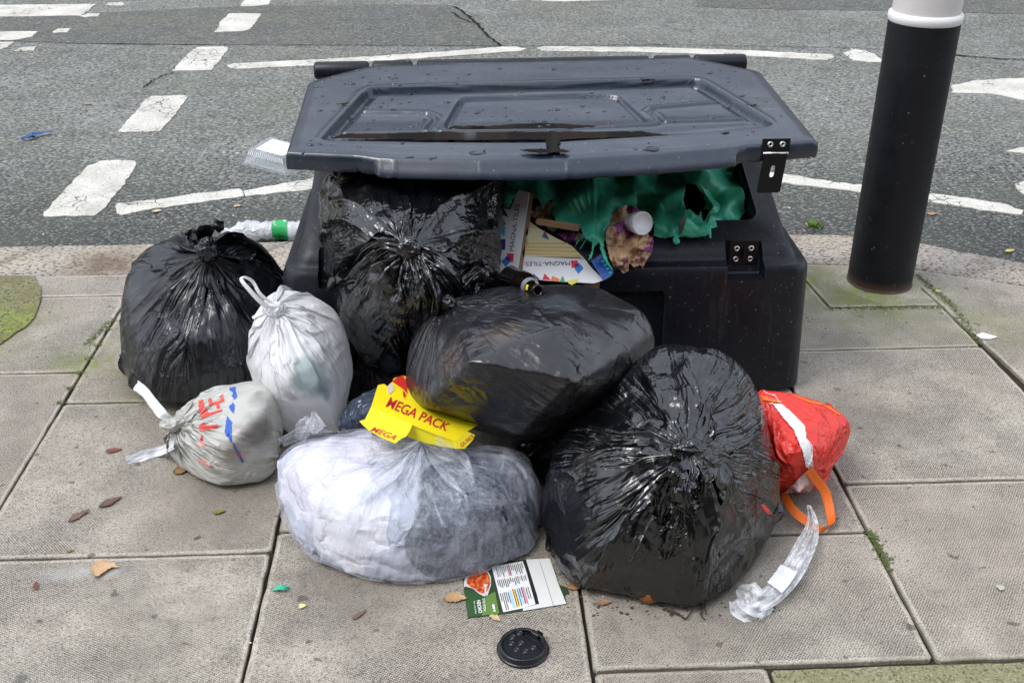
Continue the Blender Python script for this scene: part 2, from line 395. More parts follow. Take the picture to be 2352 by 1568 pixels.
def film_mat(name, col, rough=.2, crease=.0022, cscale=30., streak=.0022, fine=.0002, spec=.5, patches=None, trans=0., var=.3, transl=0., coat=0., speck=None, sfreq=9., calm=.45, fade=.25):
    """thin plastic film: creases that branch, streaks that run to the knot"""
    t = NT(name); p = t.pos()
    at = t.new('ShaderNodeAttribute', attribute_name='fd'); fd = at.outputs['Vector']
    w = t.mix(.12, fd, t.noise(p, 7, 3, col=True), 'ADD')
    s1 = t.noise(t.mapping(w, (sfreq, sfreq, 1.6)), 1.0, 3, .6); s2 = t.noise(t.mapping(w, (sfreq * 3, sfreq * 3, 5)), 1.0, 2, .5)
    def rdg(x, k=2.): return t.math('SUBTRACT', 1., t.math('MULTIPLY', t.math('ABSOLUTE', t.math('SUBTRACT', x, .5)), k * 2))
    hs = t.math('ADD', rdg(s1, 2.5), t.math('MULTIPLY', rdg(s2, 2.), .16))
    hs = t.math('MULTIPLY', hs, t.ramp(t.noise(p, 5.5, 2), [(.40, .05), (.6, 1.)]))
    sx = t.new('ShaderNodeSeparateXYZ'); t.l.new(fd, sx.inputs[0]); hs = t.math('MULTIPLY', hs, t.ramp(sx.outputs[2], [(.0, .5), (.06, 1.), (.28, .9), (.5, fade)]))
    pw = t.mix(.05, p, t.noise(p, 16, 3, col=True), 'ADD')
    st = t.mapping(pw, (1, .45, 1.5), (.6, .3, .9))
    c1 = rdg(t.noise(st, cscale * .55, 2, .45, .3), 4.5); c2 = rdg(t.noise(pw, cscale * 1.5, 2, .5, .2), 3.5)
    hc = t.math('ADD', c1, t.math('MULTIPLY', c2, .4))
    hc = t.math('MULTIPLY', hc, t.ramp(t.noise(t.mapping(p, (1, 1, 1), (0, 0, 0), (4, 2, 1)), 8.5, 2), [(calm, .06), (calm + .2, 1.)]))
    b1 = t.bump(hs, streak * 3); b2 = t.bump(hc, crease, 1., b1)
    b3 = t.bump(t.noise(p, 150, 3), fine, 1.0, b2)
    base = t.mix(t.noise(p, 14, 4), tuple(c * (1 - var) for c in col), tuple(min(1, c * (1 + var)) for c in col))
    if patches:
        for (pt, r0, r1, pc) in patches:
            q = t.mix(.10, p, t.noise(p, 9, 3, col=True), 'ADD')
            m = t.near(q, np.array(pt) + .05, r0, r1); m = t.ramp(m, [(.3, 0.), (.65, 1.)]); base = t.mix(m, base, pc)
    if speck: base = t.mix(t.ramp(t.noise(p, speck[1], 3), [(speck[2], 0.), (speck[2] + .05, 1.)]), base, speck[0])
    rv = t.ramp(t.noise(p, 21, 3), [(.3, max(rough - .07, .04)), (.7, rough + .1)])
    t.P(Base_Color=base, Roughness=rv, Specular_IOR_Level=spec, Normal=b3)
    if coat: t.P(Coat_Weight=coat, Coat_Roughness=.12)
    sh = t.b.outputs[0]
    if transl:
        tr = t.new('ShaderNodeBsdfTranslucent'); t.l.new(base, tr.inputs[0]); mx = t.new('ShaderNodeMixShader'); mx.inputs[0].default_value = transl
        t.l.new(sh, mx.inputs[1]); t.l.new(tr.outputs[0], mx.inputs[2]); sh = mx.outputs[0]
    if trans:
        tp = t.new('ShaderNodeBsdfTransparent'); mx = t.new('ShaderNodeMixShader')
        if isinstance(trans, tuple):
            f = t.ramp(t.noise(p, trans[2], 5, .65), [(trans[3], trans[0]), (trans[4], trans[1])]); t.l.new(f, mx.inputs[0])
        else: mx.inputs[0].default_value = trans
        t.l.new(sh, mx.inputs[1]); t.l.new(tp.outputs[0], mx.inputs[2]); sh = mx.outputs[0]
    t.l.new(sh, t.out.inputs['Surface'])
    return t.m

# ================================================================ SETTING
GREENISH = (.24, .25, .14)
def mat_slab():
    t = NT('concrete_slab'); p = t.pos(); oi = t.new('ShaderNodeObjectInfo').outputs['Random']
    ed = t.new('ShaderNodeAttribute', attribute_name='inner').outputs['Fac']
    rot = t.new('ShaderNodeVectorRotate', rotation_type='Z_AXIS'); t.set(rot, 'Vector', p); t.set(rot, 'Angle', t.math('MULTIPLY', t.math('GREATER_THAN', oi, .5), .35))
    wob = t.mix(.0035, rot.outputs[0], t.noise(p, 40, 2, col=True), 'ADD')
    sx = t.new('ShaderNodeSeparateXYZ'); t.l.new(wob, sx.inputs[0]); k = 2 * math.pi / .0068
    a = t.math('SINE', t.math('MULTIPLY', t.math('ADD', sx.outputs[0], t.math('MULTIPLY', sx.outputs[1], .25)), k)); b = t.math('SINE', t.math('MULTIPLY', t.math('SUBTRACT', sx.outputs[1], t.math('MULTIPLY', sx.outputs[0], .25)), k * 1.12))
    dim = t.math('MULTIPLY', a, b); dim = t.math('MULTIPLY', t.math('ADD', dim, 1.), .5)
    wear = t.ramp(t.noise(p, 5, 4), [(.35, .35), (.6, 1.)]); inner = t.math('MULTIPLY', t.ramp(ed, [(.55, 0.), (.8, 1.)]), wear)
    big = t.noise(p, 2.2, 5, .6); mid = t.noise(p, 17, 5, .65); fine = t.noise(p, 320, 3, .7)
    c = t.mix(t.ramp(big, [(.35, 0.), (.65, 1.)]), (.525, .465, .385), (.53, .495, .415))
    c = t.mix(t.math('MULTIPLY', oi, .55), c, (.39, .335, .275))
    c = t.mix(t.ramp(mid, [(.30, .6), (.52, 0.)]), c, (.22, .19, .165))
    c = t.mix(t.ramp(t.noise(p, 3.4, 4, .65), [(.52, 0.), (.68, .5)]), c, (.24, .20, .17))
    c = t.mix(t.ramp(t.noise(p, 1.3, 3, .5), [(.42, 0.), (.60, .5)]), c, (.46, .40, .34)); c = t.mix(t.ramp(t.noise(t.mapping(p, loc=(3, 1, 0)), 1.7, 4, .6), [(.5, 0.), (.66, .5)]), c, (.35, .34, .285))
    grit = t.ramp(dim, [(.18, 1.), (.50, 0.)]); c = t.mix(t.math('MULTIPLY', t.math('MULTIPLY', grit, inner), .95), c, (.045, .038, .032))
    c = t.mix(t.ramp(t.noise(p, 260, 2, .5), [(.36, .55), (.47, 0.)]), c, (.045, .038, .03)); c = t.mix(t.ramp(fine, [(.36, .5), (.5, 0.)]), c, (.07, .06, .05))
    c = t.mix(t.ramp(fine, [(.58, 0.), (.70, .6)]), c, (.58, .55, .50))
    c = t.mix(t.ramp(t.noise(p, 26, 2), [(.68, 0.), (.72, .7)]), c, (.075, .06, .05))
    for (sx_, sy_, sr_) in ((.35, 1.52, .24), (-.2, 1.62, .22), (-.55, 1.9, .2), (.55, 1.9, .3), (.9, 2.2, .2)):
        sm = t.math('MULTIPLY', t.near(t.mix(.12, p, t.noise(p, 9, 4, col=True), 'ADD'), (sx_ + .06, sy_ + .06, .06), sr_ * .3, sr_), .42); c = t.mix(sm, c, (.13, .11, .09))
    gum = t.voro(p, 5.5); gm = t.math('MULTIPLY', t.ramp(gum, [(.05, .6), (.075, 0.)]), t.ramp(t.noise(p, 2, 1), [(.5, 0.), (.52, 1.)])); c = t.mix(gm, c, (.10, .095, .09))
    ln = t.near(t.mapping(t.mix(.02, p, t.noise(p, 20, 3, col=True), 'ADD'), (.25, 1, 1)), (-.19, 1.70, .0), .012, .030); c = t.mix(t.math('MULTIPLY', ln, .4), c, (.5, .5, .48))
    c = t.mix(t.math('MULTIPLY', t.ramp(ed, [(.0, .8), (.3, 0.)]), t.ramp(t.noise(p, 3.1, 3), [(.40, 0.), (.60, .8)])), c, (.10, .10, .06))
    mz = None
    for (pt, r0, r1) in (((1.12, 2.82, 0), .05, .36), ((-1.42, 2.72, 0), .12, .34), ((1.42, 2.62, 0), .02, .18), ((.80, 1.15, 0), .18, .27), ((1.15, 1.15, 0), .18, .27), ((-1.0, 2.55, 0), .02, .16), ((1.0, 2.95, 0), .05, .26), ((-.72, 2.5, 0), .1, .3)):
        q = t.near(p, pt, r0, r1); mz = q if mz is None else t.math('MAXIMUM', mz, q)
    mm = t.math('MULTIPLY', mz, t.ramp(t.noise(p, 30, 6, .8), [(.46, 0.), (.56, 1.)]))
    m2 = t.math('MULTIPLY', mz, t.ramp(t.noise(p, 9, 6, .75), [(.36, 0.), (.58, 1.)]))
    c = t.mix(t.math('MULTIPLY', m2, .6), c, (.17, .17, .075)); c = t.mix(t.math('MULTIPLY', t.math('MULTIPLY', mm, m2), .8), c, (.17, .23, .02))
    t.P(Base_Color=c, Roughness=t.ramp(mid, [(.3, .55), (.7, .85)]), Specular_IOR_Level=.35)
    h = t.math('ADD', t.math('MULTIPLY', t.math('MULTIPLY', dim, inner), 1.), t.math('MULTIPLY', fine, .5))
    b1 = t.bump(h, .0022, 1.); b2 = t.bump(t.noise(p, 9, 4), .004, .6, b1); t.l.new(b2, t.b.inputs['Normal'])
    return t.m
def mat_asphalt(name, dark=0.):
    t = NT(name); p = t.pos(); w = t.mix(.004, p, t.noise(p, 60, 2, col=True), 'ADD')
    sc = t.mapping(w, (.8, 1., 1.)); v = t.voro(sc, 92); vc = t.voro(sc, 92, out='Color'); sep = t.new('ShaderNodeSeparateColor'); t.l.new(vc, sep.inputs[0])
    big = t.noise(p, 1.6, 5, .6); mid = t.noise(p, 9, 4)
    k = 1 - dark * .42
    stone = t.mix(sep.outputs[0], (.15 * k, .155 * k, .144 * k), (.32 * k, .325 * k, .30 * k))
    stone = t.mix(t.ramp(sep.outputs[1], [(.95, 0.), (.98, .8)]), stone, (.36, .36, .32))
    gut = t.new('ShaderNodeSeparateXYZ'); t.l.new(p, gut.inputs[0])
    near_k = t.new('ShaderNodeMapRange'); t.l.new(gut.outputs[1], near_k.inputs[0]); near_k.inputs[1].default_value = 3.3; near_k.inputs[2].default_value = 4.6; near_k.inputs[3].default_value = 1; near_k.inputs[4].default_value = 0
    rough_ = t.math('ADD', near_k.outputs[0], t.math('SUBTRACT', t.noise(p, 1.1, 3), .45))
    # voids between stones fill with dark tar; wider near the gutter
    lo = t.math('SUBTRACT', .66, t.math('MULTIPLY', rough_, .30)); gap = t.math('SMOOTH_MIN', 1., t.math('MAXIMUM', 0., t.math('MULTIPLY', t.math('SUBTRACT', v, lo), 6.)), .2)
    n3 = t.ramp(t.noise(t.mapping(p, (.5, 1, 1)), 105, 2, .45), [(.50, 0.), (.57, 1.)])
    gap = t.math('MAXIMUM', gap, t.math('MULTIPLY', n3, t.math('ADD', t.math('MULTIPLY', t.ramp(big, [(.36, .35), (.58, 1.)]), .95), t.math('MULTIPLY', near_k.outputs[0], .5))))
    c = t.mix(t.math('MULTIPLY', gap, .95), stone, (.018, .02, .02))
    c = t.mix(t.ramp(big, [(.4, 0.), (.62, .35)]), c, (.215, .225, .17)); c = t.mix(t.ramp(mid, [(.35, .3), (.5, 0.)]), c, (.055, .06, .062))
    c = t.mix(t.math('MULTIPLY', near_k.outputs[0], .38), c, (.045, .05, .045))
    t.P(Base_Color=c, Roughness=t.math('ADD', .55, t.math('MULTIPLY', gap, .2)), Specular_IOR_Level=.45)
    h = t.math('SUBTRACT', t.math('MULTIPLY', sep.outputs[2], .25), t.math('MULTIPLY', gap, 1.))
    b = t.bump(h, .004, .9); b = t.bump(mid, .004, .5, b); t.l.new(b, t.b.inputs['Normal']); return t.m
def mat_paint():
    t = NT('road_paint'); p = t.pos()
    n = t.noise(p, 110, 4, .7); w = t.mix(.03, p, t.noise(p, 14, 3, col=True), 'ADD')
    cr = t.voro(w, 17, 'DISTANCE_TO_EDGE'); crm = t.math('MULTIPLY', t.ramp(cr, [(.012, 1.), (.03, 0.)]), t.ramp(t.noise(p, 5, 2), [(.50, 0.), (.58, 1.)]))
    c = t.mix(t.ramp(t.noise(p, 6, 4), [(.3, 0.), (.7, 1.)]), (.46, .44, .385), (.68, .66, .60)); c = t.mix(t.ramp(n, [(.33, .9), (.46, 0.)]), c, (.13, .125, .11))
    c = t.mix(crm, c, (.07, .065, .06))
    t.P(Base_Color=c, Roughness=.6); t.l.new(t.bump(t.math('SUBTRACT', n, crm), .003, .8), t.b.inputs['Normal']); return t.m
def mat_kerb():
    t = NT('granite'); p = t.pos(); v = t.noise(t.mapping(p, (.7, 1, 1)), 110, 3, .6); m = t.noise(p, 6, 4)
    c = t.mix(t.ramp(t.noise(p, 2.4, 3), [(.38, 0.), (.6, 1.)]), (.40, .345, .26), (.36, .32, .28))
    c = t.mix(t.ramp(v, [(.40, 1.), (.48, 0.)]), c, (.09, .075, .06)); c = t.mix(t.ramp(v, [(.58, 0.), (.7, .6)]), c, (.46, .42, .35))
    c = t.mix(t.ramp(m, [(.3, .6), (.42, 0.)]), c, (.16, .11, .08))
    st = t.near(t.mix(.15, p, t.noise(p, 12, 3, col=True), 'ADD'), (-1.12 + .07, 3.17 + .07, .07), .03, .16); c = t.mix(t.math('MULTIPLY', st, .75), c, (.10, .055, .025))
    t.P(Base_Color=c, Roughness=.75); t.l.new(t.bump(t.math('ADD', v, m), .004, .8), t.b.inputs['Normal']); return t.m
M_SLAB = mat_slab(); M_ASPH = mat_asphalt('asphalt'); M_ASPHD = mat_asphalt('asphalt_dark', 1.); M_PAINT = mat_paint(); M_KERB = mat_kerb()
M_SOIL = plain('joint_dirt', (.035, .03, .024), .95, .1, bump=.003, bscale=150, var=.5)
M_CONC = plain('smooth_concrete', (.24, .23, .18), .8, .3, bump=.002, bscale=120, var=.25)
RZ = -.075
t = NT('olive_slab'); p = t.pos(); c = t.mix(t.ramp(t.noise(p, 6, 5, .65), [(.35, 0.), (.65, 1.)]), (.25, .235, .14), (.20, .20, .085))
c = t.mix(t.ramp(t.noise(p, 230, 3), [(.38, .8), (.5, 0.)]), c, (.06, .06, .03)); c = t.mix(t.ramp(t.noise(p, 200, 2), [(.58, 0.), (.68, .6)]), c, (.42, .40, .28)); t.P(Base_Color=c, Roughness=.85)
t.l.new(t.bump(t.noise(p, 200, 4), .003), t.b.inputs['Normal']); M_OLIVE = t.m
# ground far beyond everything, the road, and the pavement bed
tag(link('ground', mesh_pd('ground', [(-90, -60, -.30), (90, -60, -.30), (90, 120, -.30), (-90, 120, -.30)], [(0, 1, 2, 3)]), M_SOIL, smooth=False), kind='structure')
bm = bmesh.new(); bmesh.ops.create_grid(bm, x_segments=60, y_segments=40, size=1)
for v in bm.verts:
    v.co = Vector((v.co.x * 40, 10.2 + v.co.y * 9.8, RZ + .0 * v.co.x))
road = link('road', mesh_bm('road', bm), M_ASPH); tag(road, kind='structure')
KI = [(-6., 3.13), (-1.41, 3.082), (1.03, 3.075), (1.30, 3.045), (1.65, 2.885), (2.05, 2.58), (2.5, 2.0), (2.9, 1.2), (3.2, -1.)]
KO = [(-6., 3.40), (-1.50, 3.335), (1.02, 3.335), (1.38, 3.285), (1.75, 3.05), (2.22, 2.72), (2.76, 2.1), (3.17, 1.25), (3.5, -1.)]
def lerp_poly(pl, n):
    pl = np.array(pl); d = np.r_[0, np.cumsum(np.linalg.norm(np.diff(pl, axis=0), axis=1))]; t = np.linspace(0, d[-1], n); return np.stack([np.interp(t, d, pl[:, 0]), np.interp(t, d, pl[:, 1])], -1)
bed = [(x, y) for x, y in KI] + [(3.2, -6), (-6, -6)]
pave = link('pavement', mesh_pd('pavement', [(x, y, -.009) for x, y in bed], [list(range(len(bed)))[::-1]]), M_SOIL, smooth=False); tag(pave, kind='structure')
pave.data.flip_normals()
def slab(poly, z=0., tilt=(0, 0), mat=None, gap=.0024, name='paving_slab', jag=.0012):
    rnd = random.Random(int(abs(poly[0][0] * 977 + poly[0][1] * 313) * 100)); n = len(poly); out = []
    cx = sum(a for a, _ in poly) / n; cy = sum(b for _, b in poly) / n
    A = sum(poly[i][0] * poly[(i + 1) % n][1] - poly[(i + 1) % n][0] * poly[i][1] for i in range(n))
    pl = poly if A > 0 else poly[::-1]
    jit = {}
    def loop(g, ja):
        q = []
        for i in range(n):          # inward offset of every corner
            p0, p1, p2 = np.array(pl[i - 1], float), np.array(pl[i], float), np.array(pl[(i + 1) % n], float)
            a = (p1 - p0) / np.linalg.norm(p1 - p0); b = (p2 - p1) / np.linalg.norm(p2 - p1); na = np.array([-a[1], a[0]]); nb = np.array([-b[1], b[0]])
            m = na + nb; m /= max(1e-6, m @ na); q.append((p1 + m * g, b))
        o = []
        for i in range(n):
            p1, b = q[i]; p2 = q[(i + 1) % n][0]; L0_ = np.linalg.norm(np.array(pl[(i + 1) % n]) - np.array(pl[i])); k = max(3, int(L0_ / .03)); nn = np.array([-b[1], b[0]]); L = np.linalg.norm(p2 - p1)
            for s in range(k):
                f = (.5 + s) / k; f = .007 / L if s == 0 else (1 - .007 / L if s == k - 1 else f)
                o.append(p1 + (p2 - p1) * f + nn * jit.setdefault((i, s), abs(rnd.gauss(0, jag))) * ja)
        return o
    bm = bmesh.new(); lay = bm.verts.layers.float.new('inner'); rings = []
    for g, z_, ja, at in ((gap, -.05, 1, 0), (gap, -.0018, 1, 0), (gap + .0010, -.0005, 1, 0), (gap + .0030, 0, .8, .1), (gap + .014, 0, .0, 1), (gap + .05, 0, 0, 1)):
        r_ = [bm.verts.new((a[0] - cx, a[1] - cy, z_)) for a in loop(g, ja)]
        for v in r_: v[lay] = at
        rings.append(r_)
    m = len(rings[0])
    for r0, r1 in zip(rings[:-1], rings[1:]):
        for i in range(m): bm.faces.new([r0[i], r0[(i + 1) % m], r1[(i + 1) % m], r1[i]])
    bm.faces.new(rings[-1])
    if n == 4: pass
    bmesh.ops.recalc_face_normals(bm, faces=bm.faces)
    o = link(name, mesh_bm(name, bm), mat or M_SLAB, None, smooth=False)
    o.parent = pave; o.location = (cx, cy, z); o.rotation_euler = (tilt[0], tilt[1], 0); return o
XC = [-2.19, -1.59, -.99, -.399, .199, .801, 1.365]
cols = {0: [3.08, 2.93, 2.48, 1.88, 1.28, .68], 1: [3.08, 2.93, 2.48, 1.88, 1.28, .68], 2: [3.07, 2.93, 2.324, 1.736, 1.136, .54], 3: [3.07, 2.99, 2.4, 1.80, 1.2, .6], 4: [3.07, 2.93, 2.33, 1.748, 1.39]}
rnd = random.Random(4)
for c, ys in cols.items():
    for a, b in zip(ys[:-1], ys[1:]):
        slab([(XC[c], b), (XC[c + 1], b), (XC[c + 1], a), (XC[c], a)], z=rnd.uniform(-.0015, .0015), tilt=(rnd.uniform(-.002, .002), rnd.uniform(-.002, .002)))
slab([(.199, .8), (.505, .8), (.505, 1.39), (.199, 1.39)])
slab([(.505, .8), (1.0, .8), (1.0, 1.387), (.505, 1.387)], z=-.002, mat=M_OLIVE); slab([(1.0, .8), (1.5, .8), (1.5, 1.387), (1.0, 1.387)], z=-.002, mat=M_OLIVE)
slab([(.801, 1.387), (1.40, 1.387), (1.40, 1.914), (.801, 1.914)])
slab([(.801, 1.914), (1.385, 1.914), (1.365, 2.515), (.801, 2.511)], z=.001)
slab([(.801, 2.511), (1.365, 2.515), (1.352, 2.762), (1.03, 2.762), (1.0, 3.07), (.801, 3.07)], z=.0)
slab([(1.03, 2.762), (1.352, 2.762), (1.32, 3.035), (1.0, 3.07)], z=.001, mat=None)
slab([(1.352, 2.762), (1.40, 2.27), (2.27, 2.27), (1.66, 2.875), (1.32, 3.035)], z=.001, jag=.0006)
slab([(1.40, 2.27), (1.40, 1.65), (2.66, 1.65), (2.27, 2.27)], z=.0); slab([(1.40, 1.65), (1.40, 1.0), (2.9, 1.0), (2.66, 1.65)], z=.001)
# outside the frame the paving goes on in coarse rows
for i in range(6):
    for j in range(5):
        slab([(-2.19 - .6 * i, .0 + .6 * j), (-1.59 - .6 * i - .6 + .6, .0 + .6 * j), (-1.59 - .6 * i, .6 + .6 * j), (-2.19 - .6 * i, .6 + .6 * j)][0:4]) if i else None
for i in range(8):
    for j in range(4):
        slab([(-2.19 + .6 * i, -1.9 + .6 * j), (-1.59 + .6 * i, -1.9 + .6 * j), (-1.59 + .6 * i, -1.3 + .6 * j), (-2.19 + .6 * i, -1.3 + .6 * j)])
# old concrete patch with a broken rounded edge, thick with algae, at the left corner
pp_ = [P(x, y, .0)[:2] for x, y in ((-220, 636), (78, 637), (92, 660), (95, 690), (80, 730), (60, 752), (30, 772), (-10, 800), (-230, 830))]
v = [(a[0] + .004 * vnoise(np.array([a[0] * 30, a[1] * 30, 0.])), a[1], .006) for a in lerp_poly(pp_ + [pp_[0]], 90)[:-1]]
M_ALG = NT('algae_concrete'); p = M_ALG.pos()
c_ = M_ALG.mix(M_ALG.ramp(M_ALG.noise(p, 8, 5), [(.35, 0.), (.65, 1.)]), (.21, .20, .115), (.18, .19, .065))
c_ = M_ALG.mix(M_ALG.math('MULTIPLY', M_ALG.near(p, (-1.24, 2.72, 0), .03, .2), M_ALG.ramp(M_ALG.noise(p, 26, 5, .7), [(.35, .2), (.55, 1.)])), c_, (.20, .27, .02))
c_ = M_ALG.mix(M_ALG.ramp(M_ALG.noise(p, 120, 3), [(.40, .9), (.50, 0.)]), c_, (.05, .05, .025)); c_ = M_ALG.mix(M_ALG.ramp(M_ALG.noise(p, 11, 4, .7), [(.45, 0.), (.6, .7)]), c_, (.15, .12, .06)); c_ = M_ALG.mix(M_ALG.ramp(M_ALG.noise(p, 150, 2), [(.6, 0.), (.68, .6)]), c_, (.34, .33, .22))
M_ALG.P(Base_Color=c_, Roughness=.9); M_ALG.l.new(M_ALG.bump(M_ALG.noise(p, 60, 5, .7), .006), M_ALG.b.inputs['Normal'])
prism(v, (0, 0, .02), 'concrete_patch', M_ALG.m, pave)
# kerb: granite stones, one object each
ki = lerp_poly(KI, 17); ko = lerp_poly(KO, 17)
kin, kon = lerp_poly(KI, 161), lerp_poly(KO, 161)
kerb = link('kerb', mesh_pd('kerb', [(a[0], a[1], -.2) for a in kin] + [(a[0], a[1], -.2) for a in kon], [(i, i + 1, 162 + i, 161 + i) for i in range(160)]), M_SOIL, smooth=False); tag(kerb, kind='structure')
for s in range(16):
    a0, a1 = s * 10, s * 10 + 10; bm = bmesh.new(); top_i, top_o, lo_o, lo_i = [], [], [], []
    for k in range(a0, a1 + 1):
        i_, o_ = kin[k].copy(), kon[k].copy(); t_ = (kin[min(k + 1, 160)] - kin[max(k - 1, 0)]); t_ /= np.linalg.norm(t_)
        e = .002 if k == a0 else (-.002 if k == a1 else 0); i_ = i_ + t_ * e; o_ = o_ + t_ * e; d_ = (o_ - i_) / np.linalg.norm(o_ - i_)
        row = []
        for (f_, z_) in ((.006, -.10), (.006, -.004), (.014, .001), (.35, .003), (.65, .002), (.93, -.002), (.99, -.014), (1.01, -.2)):
            q = i_ + (o_ - i_) * f_ + d_ * .003 * vnoise(np.array([k * .9, f_ * 9, s * 3.])); row.append(bm.verts.new((q[0], q[1], z_ + .0022 * vnoise(np.array([q[0] * 14, q[1] * 14, 3.])))))
        top_i.append(row)
    for r0, r1 in zip(top_i[:-1], top_i[1:]):
        for j in range(7): bm.faces.new([r0[j], r1[j], r1[j + 1], r0[j + 1]])
    bm.faces.new(top_i[0]); bm.faces.new(top_i[-1][::-1]); bmesh.ops.recalc_face_normals(bm, faces=bm.faces)
    link('kerb_stone', mesh_bm('kerb_stone', bm), M_KERB, kerb)
# painted lines on the road
z1 = lambda l, k=.359: [(a * k, b * k) for a, b in l]
z4 = lambda l: [(1778 + a * .359, b * .359) for a, b in l]
marks = [z1([(-400, 38), (615, 25), (520, 100), (-400, 112)]), z1([(685, 20), (780, 15), (795, 30), (770, 38), (680, 33)]), z1([(520, 102), (560, 85), (640, 88), (625, 105), (545, 110)]),
         z1([(-300, 207), (248, 200), (200, 235), (100, 256), (-300, 270)]), z1([(-200, 275), (95, 268), (40, 300), (-200, 390)]), z1([(335, 204), (370, 185), (458, 180), (435, 205), (350, 210)]), z1([(85, 328), (130, 305), (225, 298), (215, 325)]),
         z1([(1535, 38), (1565, 0), (1600, -40), (1770, -40), (1735, 0), (1720, 30), (1600, 40)]), z1([(1375, 205), (1405, 165), (1400, 150), (1460, 90), (1480, 87), (1650, 86), (1670, 92), (1600, 185), (1560, 200)]),
         z1([(1108, 452), (1130, 420), (1230, 320), (1260, 302), (1440, 298), (1465, 306), (1440, 340), (1350, 448)]), z1([(752, 845), (930, 640), (970, 615), (1175, 608), (1197, 622), (1190, 640), (1050, 810), (1020, 840), (900, 842)]),
         z1([(268, 1382), (380, 1250), (500, 1120), (560, 1060), (640, 1030), (760, 1022), (860, 1026), (877, 1048), (780, 1190), (660, 1340), (600, 1380), (430, 1382)]),
         [(521, 155), (524, 148), (535, 146), (785, 134), (1000, 120), (1150, 108), (1185, 107), (1208, 112), (1195, 117), (1000, 131), (785, 146), (700, 151), (545, 158)],
         [(1234, 111), (1250, 106), (1500, 109), (1700, 115), (1910, 125), (1918, 132), (1900, 138), (1700, 127), (1500, 120), (1245, 117)],
         [(1938, 122), (1955, 116), (1952, 111), (1985, 116), (2008, 124), (2032, 143), (1995, 142), (1960, 138)],
         z1([(730, 1320), (760, 1300), (950, 1278), (1240, 1240), (1540, 1205), (1562, 1220), (1556, 1255), (1000, 1332), (780, 1375), (745, 1365)]), z1([(1565, 1222), (1750, 1185), (1950, 1150), (2150, 1110), (2400, 1075), (2400, 1140), (1950, 1215), (1580, 1253)]),
         z4([(-400, 1060), (-200, 1080), (100, 1115), (300, 1150), (610, 1190), (700, 1200), (700, 1245), (610, 1235), (300, 1195), (40, 1165), (-200, 1130), (-400, 1110)]),
         z4([(900, 1225), (1040, 1240), (1250, 1265), (1500, 1310), (1590, 1345), (1580, 1372), (1400, 1350), (1200, 1318), (900, 1280)]),
         z4([(1135, 545), (1300, 515), (1500, 503), (1900, 495), (1900, 700), (1599, 640), (1400, 600), (1135, 592)]), z4([(1480, 965), (1540, 945), (1700, 935), (1700, 985), (1560, 978)]), z4([(1543, 1180), (1599, 1155), (1750, 1130), (1750, 1290), (1599, 1240), (1560, 1215)]),
         [(1130, -9), (1420, -12), (1418, 0), (1300, 3), (1130, 0)], [(1190, -4), (1180, 0), (1240, 3), (1250, -3)]]
def flatten(poly, z, jit=.004, step=.05):
    w = [P(x, y, z)[:2] for x, y in poly]; out = []
    for i in range(len(w)):
        a, b = w[i], w[(i + 1) % len(w)]; L = np.linalg.norm(b - a); k = max(1, min(60, int(L / step)))
        for s in range(k):
            q = a + (b - a) * s / k; out.append((q[0] + random.gauss(0, jit), q[1] + random.gauss(0, jit), z))
    return out
for m_ in marks:
    o = prism(flatten(m_, RZ + .0045, .0035, .03), (0, 0, .004), 'road_marking', M_PAINT, road)
dk = flatten([(-260, 46), (0, 41), (270, 27), (540, 16), (800, 11), (1040, 12), (1075, 40), (1150, 104), (785, 103), (450, 103), (144, 99), (0, 92), (-200, 84)], RZ + .0022, .006, .08)
prism(dk, (0, 0, .002), 'asphalt_repair', M_ASPHD, road)
dk = flatten([(1600, -12), (2500, -12), (2500, 34), (2352, 33), (2100, 26), (1800, 22), (1600, 17)], RZ + .0022, .006, .08); prism(dk, (0, 0, .002), 'asphalt_repair', M_ASPHD, road)
# cracks in the surfacing
M_CRACK = plain('crack', (.02, .02, .018), .95, .1)
def crack(pts, w=.006, seed=0):
    q = [P(x, y, RZ + .005)[:2] for x, y in pts]; l = lerp_poly(q, 70); l = l + np.stack([fbm(np.stack([np.arange(70) * .35, np.zeros(70), np.zeros(70) + seed + k], -1), seed, 3) for k in (0, 9)], -1) * .012
    t = np.gradient(l, axis=0); t /= np.linalg.norm(t, axis=1)[:, None]; n = np.stack([-t[:, 1], t[:, 0]], -1); ww = w * (.35 + np.abs(vnoise(np.stack([np.arange(70) * .6, np.zeros(70), np.zeros(70) + seed], -1), seed)))[:, None]
    A = l + n * ww; B = l - n * ww
    v = [(a[0], a[1], RZ + .0048) for a in A] + [(a[0], a[1], RZ + .0048) for a in B]
    link('crack', mesh_pd('crack', v, [(i, i + 1, 71 + i, 70 + i) for i in range(69)]), M_CRACK, road)
crack([(1040, 15), (1062, 24), (1090, 50), (1118, 80), (1150, 104)], .010, 1); crack([(1038, 28), (1060, 42), (1085, 52), (1110, 55)], .006, 2)
crack([(-100, 88), (150, 99), (500, 103), (785, 104), (1150, 106)], .004, 3); crack([(1150, 106), (1500, 102), (1800, 106), (2030, 112)], .004, 4); crack([(2180, 125), (2300, 135), (2420, 140)], .009, 5)
crack([(400, 165), (370, 175), (350, 185), (330, 200)], .005, 6)

